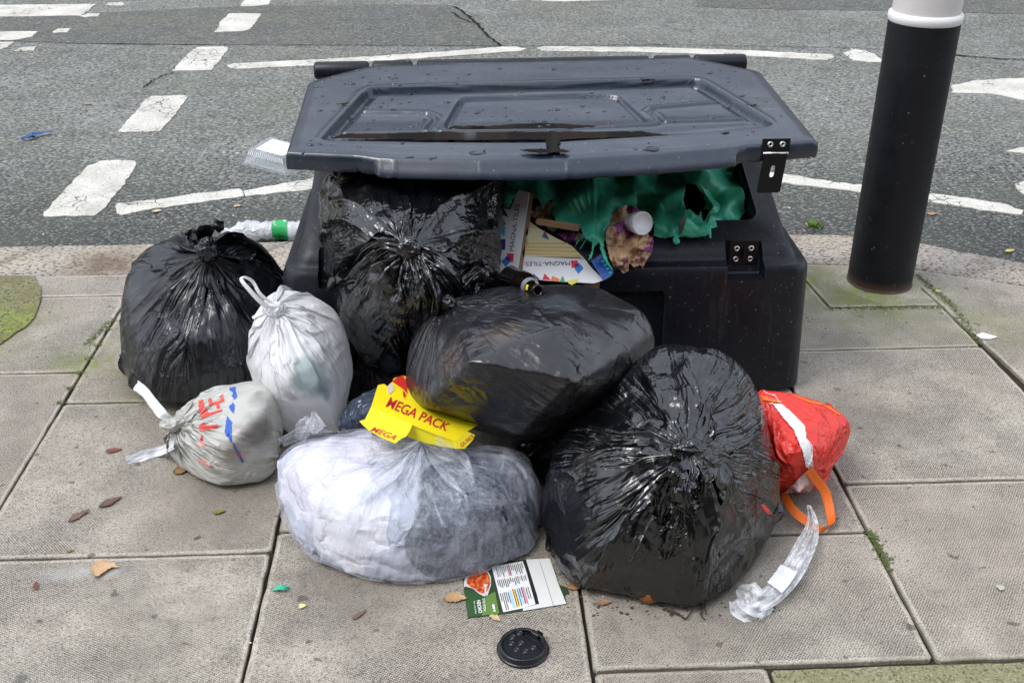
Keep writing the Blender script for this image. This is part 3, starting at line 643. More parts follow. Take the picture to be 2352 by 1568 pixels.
# far houses seen only by reflection; unseen near one added to block sky light
def mat_brick():
    t = NT('brick_wall'); p = t.pos(); br = t.new('ShaderNodeTexBrick'); mp = t.mapping(p, (1, 1, 1), (math.pi / 2, 0, 0)); t.l.new(mp, br.inputs['Vector'])
    br.inputs['Color1'].default_value = (.14, .09, .06, 1); br.inputs['Color2'].default_value = (.19, .13, .085, 1); br.inputs['Mortar'].default_value = (.16, .15, .13, 1); br.inputs['Scale'].default_value = 4.4
    t.P(Base_Color=br.outputs[0], Roughness=.85); return t.m
M_BRICK = mat_brick(); M_GLASS = plain('window_glass', (.05, .045, .04), .35, .4); M_FRAME = plain('window_frame', (.22, .2, .17), .6); M_ROOF = plain('slates', (.06, .065, .07), .6)
def house(y, x0, x1, h, face, label):
    r = empty('brick_house', ((x0 + x1) / 2, y, 0), label, 'house', 'terraced houses along the street')
    yb = y + face * 7; bm = bmesh.new(); add_box(bm, x0, x1, min(y, yb), max(y, yb), -.25, h); link('wall', mesh_bm('wall', bm), M_BRICK, r, False)
    v = [(x0 - .2, y - face * .3, h - .02), (x1 + .2, y - face * .3, h - .02), (x1 + .2, y + face * 3.5, h + 1.6), (x0 - .2, y + face * 3.5, h + 1.6), (x0 - .2, y + face * 7.3, h - .02), (x1 + .2, y + face * 7.3, h - .02)]
    link('roof', mesh_pd('roof', v, [(0, 1, 2, 3), (3, 2, 5, 4), (0, 3, 4), (1, 5, 2)]), M_ROOF, r, False)
    n = int((x1 - x0) / 2.2)
    for fl in range(int(h // 2.9)):
        for k in range(n):
            cx = x0 + (x1 - x0) * (k + .5) / n; z0 = .9 + fl * 2.9
            if fl == 0 and k % 3 == 1:
                bm = bmesh.new(); add_box(bm, cx - .5, cx + .5, y - face * .05, y + face * .02, -.2, 2.1); link('door', mesh_bm('door', bm), M_ROOF, r, False); continue
            bm = bmesh.new()
            for (a, b, c, d) in ((cx - .6, cx - .52, z0, z0 + 1.6), (cx + .52, cx + .6, z0, z0 + 1.6), (cx - .52, cx + .52, z0, z0 + .08), (cx - .52, cx + .52, z0 + 1.52, z0 + 1.6), (cx - .52, cx + .52, z0 + .77, z0 + .83)):
                add_box(bm, a, b, min(y - face * .06, y + face * .01), max(y - face * .06, y + face * .01), c, d)
            w_ = link('window', mesh_bm('window', bm), M_FRAME, r, False)
            bm = bmesh.new(); add_box(bm, cx - .52, cx + .52, min(y - face * .03, y - face * .012), max(y - face * .03, y - face * .012), z0 + .08, z0 + 1.52)
            link('pane', mesh_bm('pane', bm), M_GLASS, w_, False)
house(23.5, -26, 0, 9.6, 1, 'brown brick terraced house across the road, left of the pair')
house(23.5, 0.3, 27, 9.6, 1, 'brown brick terraced house across the road, right of the pair')
house(-7, -12, 12, 7.4, -1, 'unseen brown brick house added behind the camera to block sky light')
bm = bmesh.new(); add_box(bm, -40, 40, 20.0, 23.5, -.25, .03); fp = link('far_pavement', mesh_bm('far_pavement', bm), M_CONC, None, False); tag(fp, kind='structure')

# ================================================================ BIN
def plastic_mat(name, col, rough, scuff=.3, dust=.0, spec=.5):
    t = NT(name); p = t.pos(); n = t.noise(p, 5, 4); f = t.noise(p, 420, 2)
    sc = t.ramp(t.noise(t.mapping(p, (3, 3, 14), (.3, .2, 0)), 9, 5, .7), [(.60, 0.), (.72, scuff)])
    c = t.mix(n, tuple(a * .8 for a in col), tuple(a * 1.25 for a in col)); c = t.mix(sc, c, (.09, .1, .11))
    c = t.mix(t.ramp(t.noise(p, 130, 2), [(.70, 0.), (.73, .6)]), c, (.22, .22, .22)); c = t.mix(t.ramp(t.noise(t.mapping(p, (9, 9, .9)), 6, 4, .7), [(.56, 0.), (.74, .30)]), c, (.075, .07, .06))
    if dust: c = t.mix(t.math('MULTIPLY', t.ramp(t.noise(p, 3.3, 4), [(.4, 0.), (.7, 1.)]), dust), c, (.14, .14, .135))
    t.P(Base_Color=c, Roughness=t.ramp(t.noise(p, 7, 4), [(.3, rough - .07), (.7, rough + .1)]), Specular_IOR_Level=spec)
    b = t.bump(f, .0004, .6); b = t.bump(t.noise(p, 14, 2), .004, .35, b); t.l.new(b, t.b.inputs['Normal']); return t.m
M_BIN = plastic_mat('bin_plastic', (.006, .008, .013), .40, .22, 0, .34); M_LID = plastic_mat('lid_plastic', (.008, .016, .034), .30, .35, .12, .62); M_LID.node_tree.nodes['Principled BSDF'].inputs['Coat Weight'].default_value = .35; M_LID.node_tree.nodes['Principled BSDF'].inputs['Coat Roughness'].default_value = .2
M_STEEL = plain('black_steel', (.006, .006, .008), .45, .3); M_SCREW = plain('screw_head', (.75, .75, .74), .28, .5, 1.0); M_HOLE = plain('dark_hole', (.004, .004, .004), .9, .1)
BIN = empty('refuse_bin', (.19, 2.6, 0), 'big black plastic bin stuffed with rubbish, its wet lid propped half open', 'bin')
RPZ = lambda y: .405 + .475 * (y - 2.40)
def ring(x0, x1, y0, y1, r, n=7):
    out = []
    for cx, cy, a0 in ((x1 - r, y1 - r, 0), (x0 + r, y1 - r, 90), (x0 + r, y0 + r, 180), (x1 - r, y0 + r, 270)):
        for k in range(n + 1):
            a = math.radians(a0 + 90 * k / n); out.append((cx + r * math.cos(a), cy + r * math.sin(a)))
    o2 = []
    for i in range(len(out)):           # straight runs get extra points so that shading stays even
        a, b = np.array(out[i]), np.array(out[(i + 1) % len(out)]); L = np.linalg.norm(b - a); k = 12 if L > .1 else 1
        for s in range(k): o2.append(tuple(a + (b - a) * s / k))
    return o2
def zc_(f): return f if callable(f) else (lambda y: f)
RR = [((-.430, .806, 2.312, 2.93, .05), -.0), ((-.440, .818, 2.300, 2.94, .05), .012), ((-.432, .806, 2.304, 2.935, .05), .318), ((-.430, .804, 2.306, 2.933, .05), .332), ((-.424, .798, 2.312, 2.927, .046), .341),
      ((-.408, .782, 2.330, 2.905, .036), .345), ((-.403, .777, 2.336, 2.90, .034), .349), ((-.400, .774, 2.339, 2.90, .034), .357), ((-.394, .767, 2.350, 2.90, .034), lambda y: max(.37, RPZ(y) - .055)),
      ((-.388, .760, 2.362, 2.90, .034), lambda y: max(.382, RPZ(y) - .02)), ((-.380, .752, 2.374, 2.895, .034), lambda y: RPZ(y) - .005), ((-.366, .738, 2.386, 2.89, .03), lambda y: RPZ(y)),
      ((-.334, .704, 2.408, 2.872, .03), lambda y: RPZ(y)), ((-.328, .698, 2.414, 2.866, .028), lambda y: RPZ(y) + .003), ((-.322, .692, 2.420, 2.860, .026), lambda y: RPZ(y) - .003), ((-.318, .688, 2.424, 2.856, .026), lambda y: RPZ(y) - .02), ((-.310, .68, 2.43, 2.85, .03), .08), ((-.28, .65, 2.46, 2.82, .03), .06)]
V, Fc = [], []; cxb = .187
for k, (rp, zf) in enumerate(RR):
    pts = ring(*rp)
    for x, y in pts:
        sh = 1 - (.055 * max(0, (y - 2.36) / .54) if k >= 7 else 0)
        V.append((cxb + (x - cxb) * sh, y, zc_(zf)(y)))
    n = len(pts)
for k in range(len(RR) - 1):
    for i in range(n): Fc.append((k * n + i, k * n + (i + 1) % n, (k + 1) * n + (i + 1) % n, (k + 1) * n + i))
Fc.append(list(range(n))[::-1]); Fc.append([(len(RR) - 1) * n + i for i in range(n)])
body = link('body', mesh_pd('body', V, Fc), M_BIN, BIN)
def cut(target, boxes):
    for (x0, x1, y0, y1, z0, z1, bev, shear) in boxes:
        bm = bmesh.new(); add_box(bm, x0, x1, y0, y1, z0, z1, bev, 3)
        for v in bm.verts: v.co.y += shear * (v.co.z - (z0 + z1) / 2)
        bmesh.ops.recalc_face_normals(bm, faces=bm.faces)
        me = mesh_bm('cutter', bm); c = bpy.data.objects.new('cutter', me); COL.objects.link(c)
        md = target.modifiers.new('b', 'BOOLEAN'); md.object = c; md.operation = 'DIFFERENCE'; md.solver = 'EXACT'
        dg = bpy.context.evaluated_depsgraph_get(); nm = bpy.data.meshes.new_from_object(target.evaluated_get(dg)); target.modifiers.clear(); old = target.data; target.data = nm; nm.name = target.name
        bpy.data.objects.remove(c, do_unlink=True)
    if not target.data.materials: target.data.materials.append(M_BIN)
    for p_ in target.data.polygons: p_.material_index = 0
try:
    cut(body, [(-.06, .46, 2.25, 2.322, .03, .285, .012, 0), (.605, .692, 2.25, 2.357, .305, .395, .008, .25), (-.345, -.255, 2.25, 2.357, .305, .395, .008, .25)])
except Exception as e: print('cut', e)
def sharp(o, deg=40):
    bm = bmesh.new(); bm.from_mesh(o.data)
    for e in bm.edges:
        if len(e.link_faces) == 2 and e.calc_face_angle(0) > math.radians(deg): e.smooth = False
    bm.to_mesh(o.data); bm.free()
    o.data.polygons.foreach_set('use_smooth', [True] * len(o.data.polygons))
sharp(body, 38)
# latch plate with four screws set in the recess
def screw(x, y, z, ax, parent, r=.0075):
    fr = frame_at((x, y, z), ax)
    s_ = lathe('screw', [(r, 0), (r, .001), (r * .85, .003), (r * .5, .004), (r * .45, .002), (0, .002)], 18, M_SCREW, parent, fr)
    lathe('screw_socket', [(r * .42, .0022), (.0, .0024)], 8, M_HOLE, s_, fr)
bm = bmesh.new(); add_box(bm, .614, .684, 2.350, 2.356, .325, .388, .002); lp = link('latch_plate', mesh_bm('latch_plate', bm), M_STEEL, BIN, False)
for x_ in (.632, .666):
    for z_ in (.342, .369): screw(x_, 2.350, z_, (0, -1, .2), lp)
bm = bmesh.new(); add_box(bm, .646, .651, 2.335, 2.352, .345, .367, .001); link('latch_loop', mesh_bm('latch_loop', bm), M_STEEL, lp, False)
# ---- lid
LA = Q(655, 350, 2.30); LB = Q(1880, 322, 2.30); LC = Q(848, 147, 2.905); LD = Q(1585, 127, 2.905)
Lx = (LB - LA) / np.linalg.norm(LB - LA); Ln = np.cross(Lx, ((LC + LD) / 2 - LA)); Ln /= np.linalg.norm(Ln); Ly = np.cross(Ln, Lx); L0 = LA
def lp2(x, y):
    q = PL(x, y, L0, Ln) - L0; return np.array([q @ Lx, q @ Ly])
def poly2(l): return np.array([lp2(x, y) for x, y in l])
z2 = lambda l: [(637.1 + .28346 * a, 88.9 + .28346 * b) for a, b in l]
z3 = lambda l: [(1259.4 + .28346 * a, 88.9 + .28346 * b) for a, b in l]
front = spline(poly2([(655, 346), (760, 350), (869, 362), (1060, 367), (1304, 366), (1500, 354), (1682, 338), (1790, 327), (1880, 319)]), 200)
front = lerp_poly(poly2([(655, 346), (700, 349), (760, 352), (820, 354), (862, 360), (900, 363), (1100, 366.5), (1304, 365), (1500, 353), (1640, 341), (1684, 337), (1720, 331), (1800, 326), (1880, 319)]), 200)
back = lerp_poly(poly2([(706, 188), (716, 182), (780, 164), (848, 148), (1000, 142), (1300, 134), (1585, 127), (1665, 143), (1738, 158), (1750, 164)]), 200)
lft = lerp_poly(poly2([(655, 346), (680, 270), (706, 188)]), 110); rgt = lerp_poly(poly2([(1880, 319), (1815, 242), (1750, 164)]), 110)
U = np.linspace(0, 1, 420); Vv = np.linspace(0, 1, 200)
def ip(l, t): k = np.linspace(0, 1, len(l)); return np.stack([np.interp(t, k, l[:, 0]), np.interp(t, k, l[:, 1])], -1)
f_, b_, l_, r_ = ip(front, U), ip(back, U), ip(lft, Vv), ip(rgt, Vv)
G = (1 - Vv)[:, None, None] * f_[None] + Vv[:, None, None] * b_[None] + (1 - U)[None, :, None] * l_[:, None] + U[None, :, None] * r_[:, None]
G -= ((1 - Vv)[:, None] * (1 - U)[None])[..., None] * f_[0] + ((1 - Vv)[:, None] * U[None])[..., None] * f_[-1] + (Vv[:, None] * (1 - U)[None])[..., None] * b_[0] + (Vv[:, None] * U[None])[..., None] * b_[-1]
def dseg(Gp, pl, closed=False):
    d = np.full(Gp.shape[:-1], 9.); m = len(pl)
    for i in range(m if closed else m - 1):
        a, b = pl[i], pl[(i + 1) % m]; ab = b - a; t = np.clip(((Gp - a) @ ab) / (ab @ ab + 1e-12), 0, 1); d = np.minimum(d, np.linalg.norm(Gp - a - t[..., None] * ab, axis=-1))
    return d
def rounded(pl, it=2):
    pl = np.array(pl)
    for _ in range(it):
        q = []
        for i in range(len(pl)):
            a, b = pl[i], pl[(i + 1) % len(pl)]; L = np.linalg.norm(b - a); c = min(.25, .018 / max(L, 1e-6)); q += [a * (1 - c) + b * c, a * c + b * (1 - c)]
        pl = np.array(q)
    return pl
outline = np.concatenate([f_[:-1], r_[:-1], b_[::-1][:-1], l_[::-1][:-1]])
ol_s = outline[::6]
rec = rounded(poly2([(844, 201), (1606, 180), (1776, 283), (1757, 293), (1554, 310), (1250, 328), (977, 327), (752, 323), (738, 317)]))
cen = rounded(poly2(z2([(1345, 668), (1470, 448), (1520, 436), (2352, 412)]) + z3([(280, 408), (540, 418), (605, 440), (815, 632), (740, 655)]) + z2([(2352, 706), (1400, 712)])))
lines = [poly2(z2([(600, 585), (650, 562), (1000, 563), (1200, 568), (1262, 590), (1276, 612), (1235, 672), (1225, 700), (1290, 735)])), poly2(z2([(470, 748), (800, 742), (1300, 738), (2352, 722)]) + z3([(200, 708), (850, 678), (925, 655), (1600, 628), (1665, 640)])),
         poly2(z3([(925, 650), (870, 590), (818, 555), (850, 530), (1350, 487), (1450, 490)]))]
def smooth(a, lo, hi): t = np.clip((a - lo) / (hi - lo), 0, 1); return t * t * (3 - 2 * t)
def lidh(Gp):
    dr = dseg(Gp, rec, True); s = np.where(inpoly(Gp[..., 0], Gp[..., 1], rec), dr, -dr)
    t = np.clip(Gp[..., 1] / .60, 0, 1); dep = .003 + .010 * smooth(t, .05, .35)
    h = -1.3 * dep * smooth(s, -.002, .0035) - .010 * np.exp(-((s - .013) / .009) ** 2) * smooth(t, .08, .25) + .002 * np.exp(-((s + .008) / .007) ** 2)
    h = h + .006 * smooth(s, .022, .036) * smooth(t, .1, .3)
    dc = dseg(Gp, cen, True); sc = np.where(inpoly(Gp[..., 0], Gp[..., 1], cen), dc, -dc)
    h = h - .007 * smooth(sc, -.002, .004) - .006 * np.exp(-((sc - .006) / .005) ** 2)
    for l in lines:
        d = dseg(Gp, l); h = h - .0085 * np.exp(-(d / .0060) ** 2) + .002 * np.exp(-((d - .012) / .005) ** 2)
    de = dseg(Gp, ol_s, True); r = .008; h = h - (r - np.sqrt(np.maximum(0, r * r - np.clip(r - de, 0, r) ** 2)))
    h = h - .004 * smooth(.03 - de, 0, .03) + .0010 * fbm(np.stack([Gp[..., 0] * 5, Gp[..., 1] * 7, Gp[..., 0] * 0], -1), 8, 3)
    return h
Hh = lidh(G)
def lid3(g, h): return L0 + g[..., 0:1] * Lx + g[..., 1:2] * Ly + h[..., None] * Ln
T3 = lid3(G, Hh); nr, nc = T3.shape[:2]; verts = list(T3.reshape(-1, 3)); idx = np.arange(nr * nc).reshape(nr, nc)
quads = np.stack([idx[:-1, :-1], idx[:-1, 1:], idx[1:, 1:], idx[1:, :-1]], -1).reshape(-1, 4).tolist()
bl = list(idx[0, :-1]) + list(idx[:-1, -1]) + list(idx[-1, ::-1][:-1]) + list(idx[::-1, 0][:-1])
cen_g = np.array([.6, .3]); loops = [bl]
uu = np.concatenate([np.linspace(0, 1, nc)[:-1], np.full(nr - 1, 9.), np.full(nc - 1, 9.), np.full(nr - 1, 9.)])
XA, XB = (869 - 655) / 1225., (1682 - 655) / 1225.
for k_, (dn, outs) in enumerate(((.010, .0015), (.024, .002), (.030, .001), (.0325, -.003), (.0325, -.016), (.012, -.020))):
    row = []
    for j, vi in enumerate(bl):
        p_ = np.array(verts[vi]); g = outline[j]; d_ = g - cen_g; d_[0] *= .25 if uu[j] < 2 else 1; d_ = d_ / (np.linalg.norm(d_) + 1e-9)
        if uu[j] < 2: d_ = np.array([0, -1.])
        o_ = outs; dd = dn
        if uu[j] < 2:
            mid = smooth(np.array(uu[j]), XA - .006, XA + .004) * (1 - smooth(np.array(uu[j]), XB - .004, XB + .006)); o_ = outs + mid * (.004 + .5 * dn) * (1 if k_ < 4 else .6); dd = dn * (1 - .12 * mid)
        p2 = p_ - Ln * dd + (Lx * d_[0] + Ly * d_[1]) * o_; row.append(len(verts)); verts.append(p2)
    loops.append(row)
for a, b in zip(loops[:-1], loops[1:]):
    m_ = len(a); quads += [[a[i], b[i], b[(i + 1) % m_], a[(i + 1) % m_]] for i in range(m_)]
me = mesh_np('lid', np.array(verts), np.array(quads)); bm = bmesh.new(); bm.from_mesh(me)
cf = bm.faces.new([list(bm.verts)[0]] * 0) if False else None
bm.verts.ensure_lookup_table(); bm.faces.new([bm.verts[i] for i in loops[-1]][::-1]); bmesh.ops.recalc_face_normals(bm, faces=bm.faces); bm.to_mesh(me); bm.free()
LID = link('lid', me, M_LID, BIN)
# thin sheets of standing water on the lid
M_WATER = plain('water_film', (.006, .006, .006), .07, .5)
def puddle(pl, lift=.0012, res=.004, name='puddle', level=None):
    w = poly2(pl); w = np.array([w[i] + (w[(i + 1) % len(w)] - w[i]) * s for i in range(len(w)) for s in (0, .25, .5, .75)])
    x0, y0 = w.min(0) - .01; x1, y1 = w.max(0) + .01; X_, Y_ = np.meshgrid(np.arange(x0, x1, res), np.arange(y0, y1, res)); g = np.stack([X_, Y_], -1)
    nz = np.stack([fbm(np.stack([X_ * 60, Y_ * 90, X_ * 0 + k], -1), 3 + k, 2) for k in (0, 5)], -1) * .005
    ins = inpoly(X_ + nz[..., 0], Y_ + nz[..., 1], w)
    hh = lidh(g); d = dseg(g, w[::2], True); hl = np.percentile(hh[ins], 55) if ins.any() else 0
    z = np.maximum(hh + .0006, hh * .25 + hl * .75) + lift * smooth(d, 0, .006)
    pts = lid3(g, z)
    if level is not None:
        gl = lp2(*level); z0 = lid3(gl[None], lidh(gl[None, None])[0])[0][2]; pts[..., 2] = np.maximum(z0 + .0012, lid3(g, hh)[..., 2] + .0005)
    use = np.zeros(X_.shape, bool); qs = ins[:-1, :-1] & ins[1:, :-1] & ins[:-1, 1:] & ins[1:, 1:]
    for a, b in ((0, 0), (1, 0), (0, 1), (1, 1)): use[a:use.shape[0] - 1 + a, b:use.shape[1] - 1 + b] |= qs
    ix = -np.ones(X_.shape, int); ix[use] = np.arange(use.sum()); I, J = np.nonzero(qs)
    if len(I) == 0: return
    q = np.stack([ix[I, J], ix[I, J + 1], ix[I + 1, J + 1], ix[I + 1, J]], -1)
    link(name, mesh_np(name, pts[use], q), M_WATER, LID)
puddle(z2([(430, 822), (520, 775), (690, 772), (1240, 752), (2352, 742)]) + z3([(0, 742), (760, 735), (900, 760), (1035, 775), (860, 790), (100, 822), (95, 880), (110, 915), (225, 935), (170, 950), (0, 955)]) + z2([(2352, 960), (2060, 955), (1900, 925), (2040, 915), (2175, 912), (2165, 825), (1300, 838), (700, 828)]), level=(1250, 331))
puddle(z2([(1345, 668), (1420, 648), (1700, 650), (2000, 628), (2352, 626)]) + z3([(0, 626), (200, 640), (500, 655), (560, 662), (0, 692)]) + z2([(2352, 700), (1500, 700), (1360, 690)]), level=(1250, 287))
for pl in (z2([(1545, 925), (1600, 908), (1680, 903), (1695, 925), (1640, 940), (1600, 945)]), z2([(1020, 955), (1060, 948), (1115, 945), (1100, 960)]), z2([(1225, 960), (1290, 950), (1300, 962), (1240, 968)]), z3([(765, 905), (790, 885), (850, 872), (912, 885), (890, 905), (850, 912)]),
           z2([(480, 530), (590, 520), (570, 555), (520, 562)]), z3([(1625, 540), (1680, 530), (1718, 550), (1680, 570)]), z2([(690, 712), (750, 695), (765, 706), (720, 718)]), z2([(175, 912), (215, 902), (225, 912), (190, 922)]), z2([(905, 542), (960, 540), (960, 553), (910, 555)]), z2([(335, 852), (378, 846), (370, 866), (345, 862)]), z3([(735, 325), (860, 328), (840, 336), (760, 336)])):
    puddle(pl, .0009, .0012)
# water drops standing on the lid
bm = bmesh.new(); bmesh.ops.create_uvsphere(bm, u_segments=12, v_segments=8, radius=1); bmesh.ops.delete(bm, geom=[v for v in bm.verts if v.co.z < -.2], context='VERTS')
dme = mesh_bm('water_drop', bm); M_DROP = plain('water_drop', (.012, .014, .018), .02, .7); dme.materials.append(M_DROP); dme.polygons.foreach_set('use_smooth', [True] * len(dme.polygons))
rd = random.Random(11)
spots = z2([(685, 315), (830, 325), (905, 312), (930, 325), (825, 245), (770, 238), (560, 303), (455, 305), (605, 365), (375, 345), (315, 392), (310, 482), (365, 465), (345, 582), (325, 615), (365, 530), (450, 590), (750, 352), (945, 370), (955, 292), (1220, 292), (1285, 325), (1235, 355), (1460, 318), (1550, 288), (1800, 243), (2150, 240), (2120, 238), (875, 265),
                    (895, 515), (985, 492), (830, 518), (920, 480), (850, 492), (790, 497), (920, 458), (1375, 478), (775, 625), (845, 668), (715, 655), (880, 635), (1080, 685), (635, 690), (1135, 660), (1620, 540), (1735, 572), (1520, 535), (1845, 500), (1850, 570), (1885, 600), (1460, 560), (2060, 612), (2240, 600), (2260, 515), (2200, 520), (270, 862), (270, 828), (1400, 888)]) \
    + z3([(930, 200), (940, 260), (725, 245), (560, 232), (1255, 210), (1390, 257), (1508, 266), (1450, 322), (605, 315), (1180, 305), (1570, 463), (1765, 513), (1525, 385), (1885, 627), (770, 415), (820, 455), (930, 450), (1068, 457), (1160, 455), (1150, 480), (810, 515), (685, 483), (335, 500), (275, 490), (455, 532), (325, 540), (610, 573), (545, 612), (325, 582), (30, 605), (65, 590), (170, 570), (1020, 640), (1290, 585), (470, 905), (705, 895), (1310, 280), (40, 245)])
for _ in range(70): spots.append((rd.uniform(720, 1760), rd.uniform(150, 340)))
for (x, y) in spots:
    g = lp2(x, y)
    if not inpoly(np.array([g[0]]), np.array([g[1]]), outline[::4])[0]: continue
    h = float(lidh(np.array([[g, g]]))[0, 0]); s_ = rd.choice([.6, 1, 1, 1.5]) if _ else 1
    o = bpy.data.objects.new('water_drop', dme); COL.objects.link(o); o.parent = LID
    q = lid3(g[None], np.array([h]))[0]; o.location = q; o.scale = (.0044 * s_ * rd.uniform(.8, 1.7), .0042 * s_ * rd.uniform(.7, 1.2), .0017 * s_); o.rotation_euler = (-.05, 0, rd.uniform(-.6, .6))
# hinge bar at the back, hasp at the front
hb = []
for (xa, xb) in ((722, 848), (856, 948), (958, 1490), (1500, 1585), (1593, 1713)):
    a = PL(xa, 158 if xa < 800 else 148, L0 - Ln * .012, Ln) if False else Q(xa, 163 - .019 * (xa - 722), 2.955); b = Q(xb, 163 - .019 * (xb - 722), 2.955)
    ax = b - a; L = np.linalg.norm(ax); r = .0235
    lathe('hinge_bar', [(0, 0), (r * .7, 0), (r * .93, .003), (r, .008), (r, L * .5), (r, L - .008), (r * .93, L - .003), (r * .7, L), (0, L)], 24, M_BIN, BIN, frame_at(a, ax))
bm = bmesh.new(); add_box(bm, -.36, .73, 2.86, 2.945, .59, .635, .01); link('hinge_block', mesh_bm('hinge_block', bm), M_BIN, BIN, False)
hx = Q(1782, 330, 2.292)
bm = bmesh.new(); add_box(bm, -.031, .031, -.002, .002, -.016, .016, .001); o = link('hasp_mount', mesh_bm('hasp_mount', bm), M_STEEL, LID, False); o.location = hx + np.array([.0, -.002, -.004])
for s_ in (-1, 1): screw(hx[0] + s_ * .0135, hx[1] - .0045, hx[2] + .0, (0, -1, .25), LID, .0068)
lathe('hinge_pin', [(0, 0), (.0032, 0), (.0032, .056), (0, .056)], 14, M_SCREW, LID, frame_at(hx + np.array([-.028, -.006, -.020]), (1, 0, 0)))
v = []
def slotpl():
    w_, h_, sw, sl = .026, .089, .0050, .014; out = [(-w_, 0), (-w_, -h_ + .004), (-w_ + .004, -h_), (w_ - .004, -h_), (w_, -h_ + .004), (w_, 0)]; inn = []
    for k in range(9): a = math.pi * k / 8; inn.append((sw * math.cos(a), -.040 + sl - sw + sw * math.sin(a)))
    for k in range(9): a = math.pi + math.pi * k / 8; inn.append((sw * math.cos(a), -.040 - sl + sw + sw * math.sin(a)))
    return out, inn
out, inn = slotpl(); bm = bmesh.new()
def L3(pt): return (pt[0] - .10 * pt[1] * -1 * .9, -.006 - .12 * pt[1] * -1 * .2, pt[1])
ov = [bm.verts.new(L3(p_)) for p_ in out]; iv = [bm.verts.new(L3(p_)) for p_ in inn]
es = [bm.edges.new((ov[i], ov[(i + 1) % len(ov)])) for i in range(len(ov))] + [bm.edges.new((iv[i], iv[(i + 1) % len(iv)])) for i in range(len(iv))]
bmesh.ops.triangle_fill(bm, edges=es, use_beauty=True)
hs = link('hasp', mesh_bm('hasp', bm), M_STEEL, LID, False); hs.location = hx + np.array([.0, -.003, -.020]); md = hs.modifiers.new('s', 'SOLIDIFY'); md.thickness = .003; md.offset = 0

# ================================================================ POLE
pz = P(2030, 668, 0); POLE = empty('bollard_post', (pz[0], pz[1] + .045, 0), 'thick black post with white top standing on the mossy slab right of the bin', 'post')
t = NT('post_paint'); p = t.pos(); c = t.mix(t.ramp(t.noise(p, 60, 3), [(.70, 0.), (.73, .7)]), (.006, .007, .010), (.15, .15, .15)); c = t.mix(t.ramp(t.noise(t.mapping(p, (4, 4, 1)), 16, 5, .75), [(.62, 0.), (.76, .45)]), c, (.04, .042, .044))
sz = t.new('ShaderNodeSeparateXYZ'); t.l.new(p, sz.inputs[0]); rust = t.math('MULTIPLY', t.ramp(sz.outputs[2], [(.018, 1.), (.045, 0.)]), t.ramp(t.noise(p, 40, 4), [(.3, .5), (.5, 1.)])); c = t.mix(rust, c, (.085, .05, .035))
t.P(Base_Color=c, Specular_IOR_Level=.3, Roughness=t.ramp(t.noise(p, 20, 4), [(.3, .4), (.7, .6)])); t.l.new(t.bump(t.noise(p, 160, 3), .0008), t.b.inputs['Normal']); M_POST = t.m
M_WHITEP = plain('white_paint', (.62, .585, .575), .55, var=.06, bump=.0006, bscale=200); M_RIM = plain('white_rim_paint', (.74, .74, .73), .45, var=.05, bump=.001, bscale=60)
px_, py_ = POLE.location.x, POLE.location.y; fr = Matrix.Translation((px_, py_, 0)); R_ = .0925
ztop = float(Q(2140, 46, py_ - .0)[2])
lathe('shaft', [(R_ * 1.0, -.02), (R_ * 1.005, .0), (R_, .03), (R_, .3), (R_, .6), (R_, ztop)], 72, M_POST, POLE, fr)
lathe('weld_collar', [(R_ * 1.035, -.01), (R_ * 1.03, .006), (R_ * 1.012, .016), (R_, .02)], 72, plain('rusty_base', (.10, .07, .055), .9, bump=.003, bscale=90, var=.4), POLE, fr)
lathe('rim', [(R_, ztop - .002), (R_ * 1.02, ztop + .001), (R_ * 1.035, ztop + .010), (R_ * 1.02, ztop + .020), (R_ * .93, ztop + .024)], 72, M_RIM, POLE, fr)
lathe('upper_shaft', [(R_ * .94, ztop + .02), (R_ * .94, ztop + .2), (R_ * .94, 2.6), (R_ * .7, 2.66), (0, 2.68)], 72, M_WHITEP, POLE, fr)
# mortar fillet round the foot
mo = lathe('mortar_ring', [(R_ * 1.42, -.001), (R_ * 1.3, .0035), (R_ * 1.15, .006), (R_ * 1.0, .012)], 80, M_SLAB, POLE, fr)
for v in mo.data.vertices:
    k = 1 + .16 * float(fbm(np.array([v.co.x * 14, v.co.y * 14, 2.]), 3, 3)); v.co.x = px_ + (v.co.x - px_) * (k if (v.co.x - px_) ** 2 + (v.co.y - py_) ** 2 > (R_ * 1.1) ** 2 else 1); v.co.y = py_ + (v.co.y - py_) * (k if (v.co.x - px_) ** 2 + (v.co.y - py_) ** 2 > (R_ * 1.1) ** 2 else 1)

# ================================================================ BAGS
def pixhull(sil, zc, front, back=.2, shrink=.7, grow=1.04):
    cx = np.mean([a for a, _ in sil]); cy_ = np.mean([b for _, b in sil]); sil = [(cx + (x - cx) * grow, cy_ + (y - cy_) * grow) for x, y in sil]
    pts = [SP(x, y, zc) for x, y in sil] + [S(x, y, z) for x, y, z in front]
    for x, y in sil: pts.append(SP(cx + (x - cx) * shrink, cy_ + (y - cy_) * shrink, zc + back))
    for q in pts: q[2] = max(q[2], .004)
    return pts
from mathutils.bvhtree import BVHTree
def bvh_of(o):
    me = o.data; n = len(me.vertices); co = np.empty(n * 3, np.float32); me.vertices.foreach_get('co', co)
    return BVHTree.FromPolygons([tuple(a) for a in co.reshape(-1, 3)], [tuple(p_.vertices) for p_ in me.polygons])
def hit(b, x, y, lift=.0, default=None):
    d = ray(x, y); L = np.linalg.norm(d); h = b.ray_cast(Vector(_c), Vector(d / L))
    if h[0] is None: return S(x, y, default) if default else None
    return np.array(h[0]) - d / L * lift
def onpath(b, pts, lift, default):
    out = []
    for q in pts: out.append(hit(b, q[0], q[1], q[2] if len(q) > 2 else lift, default))
    return out
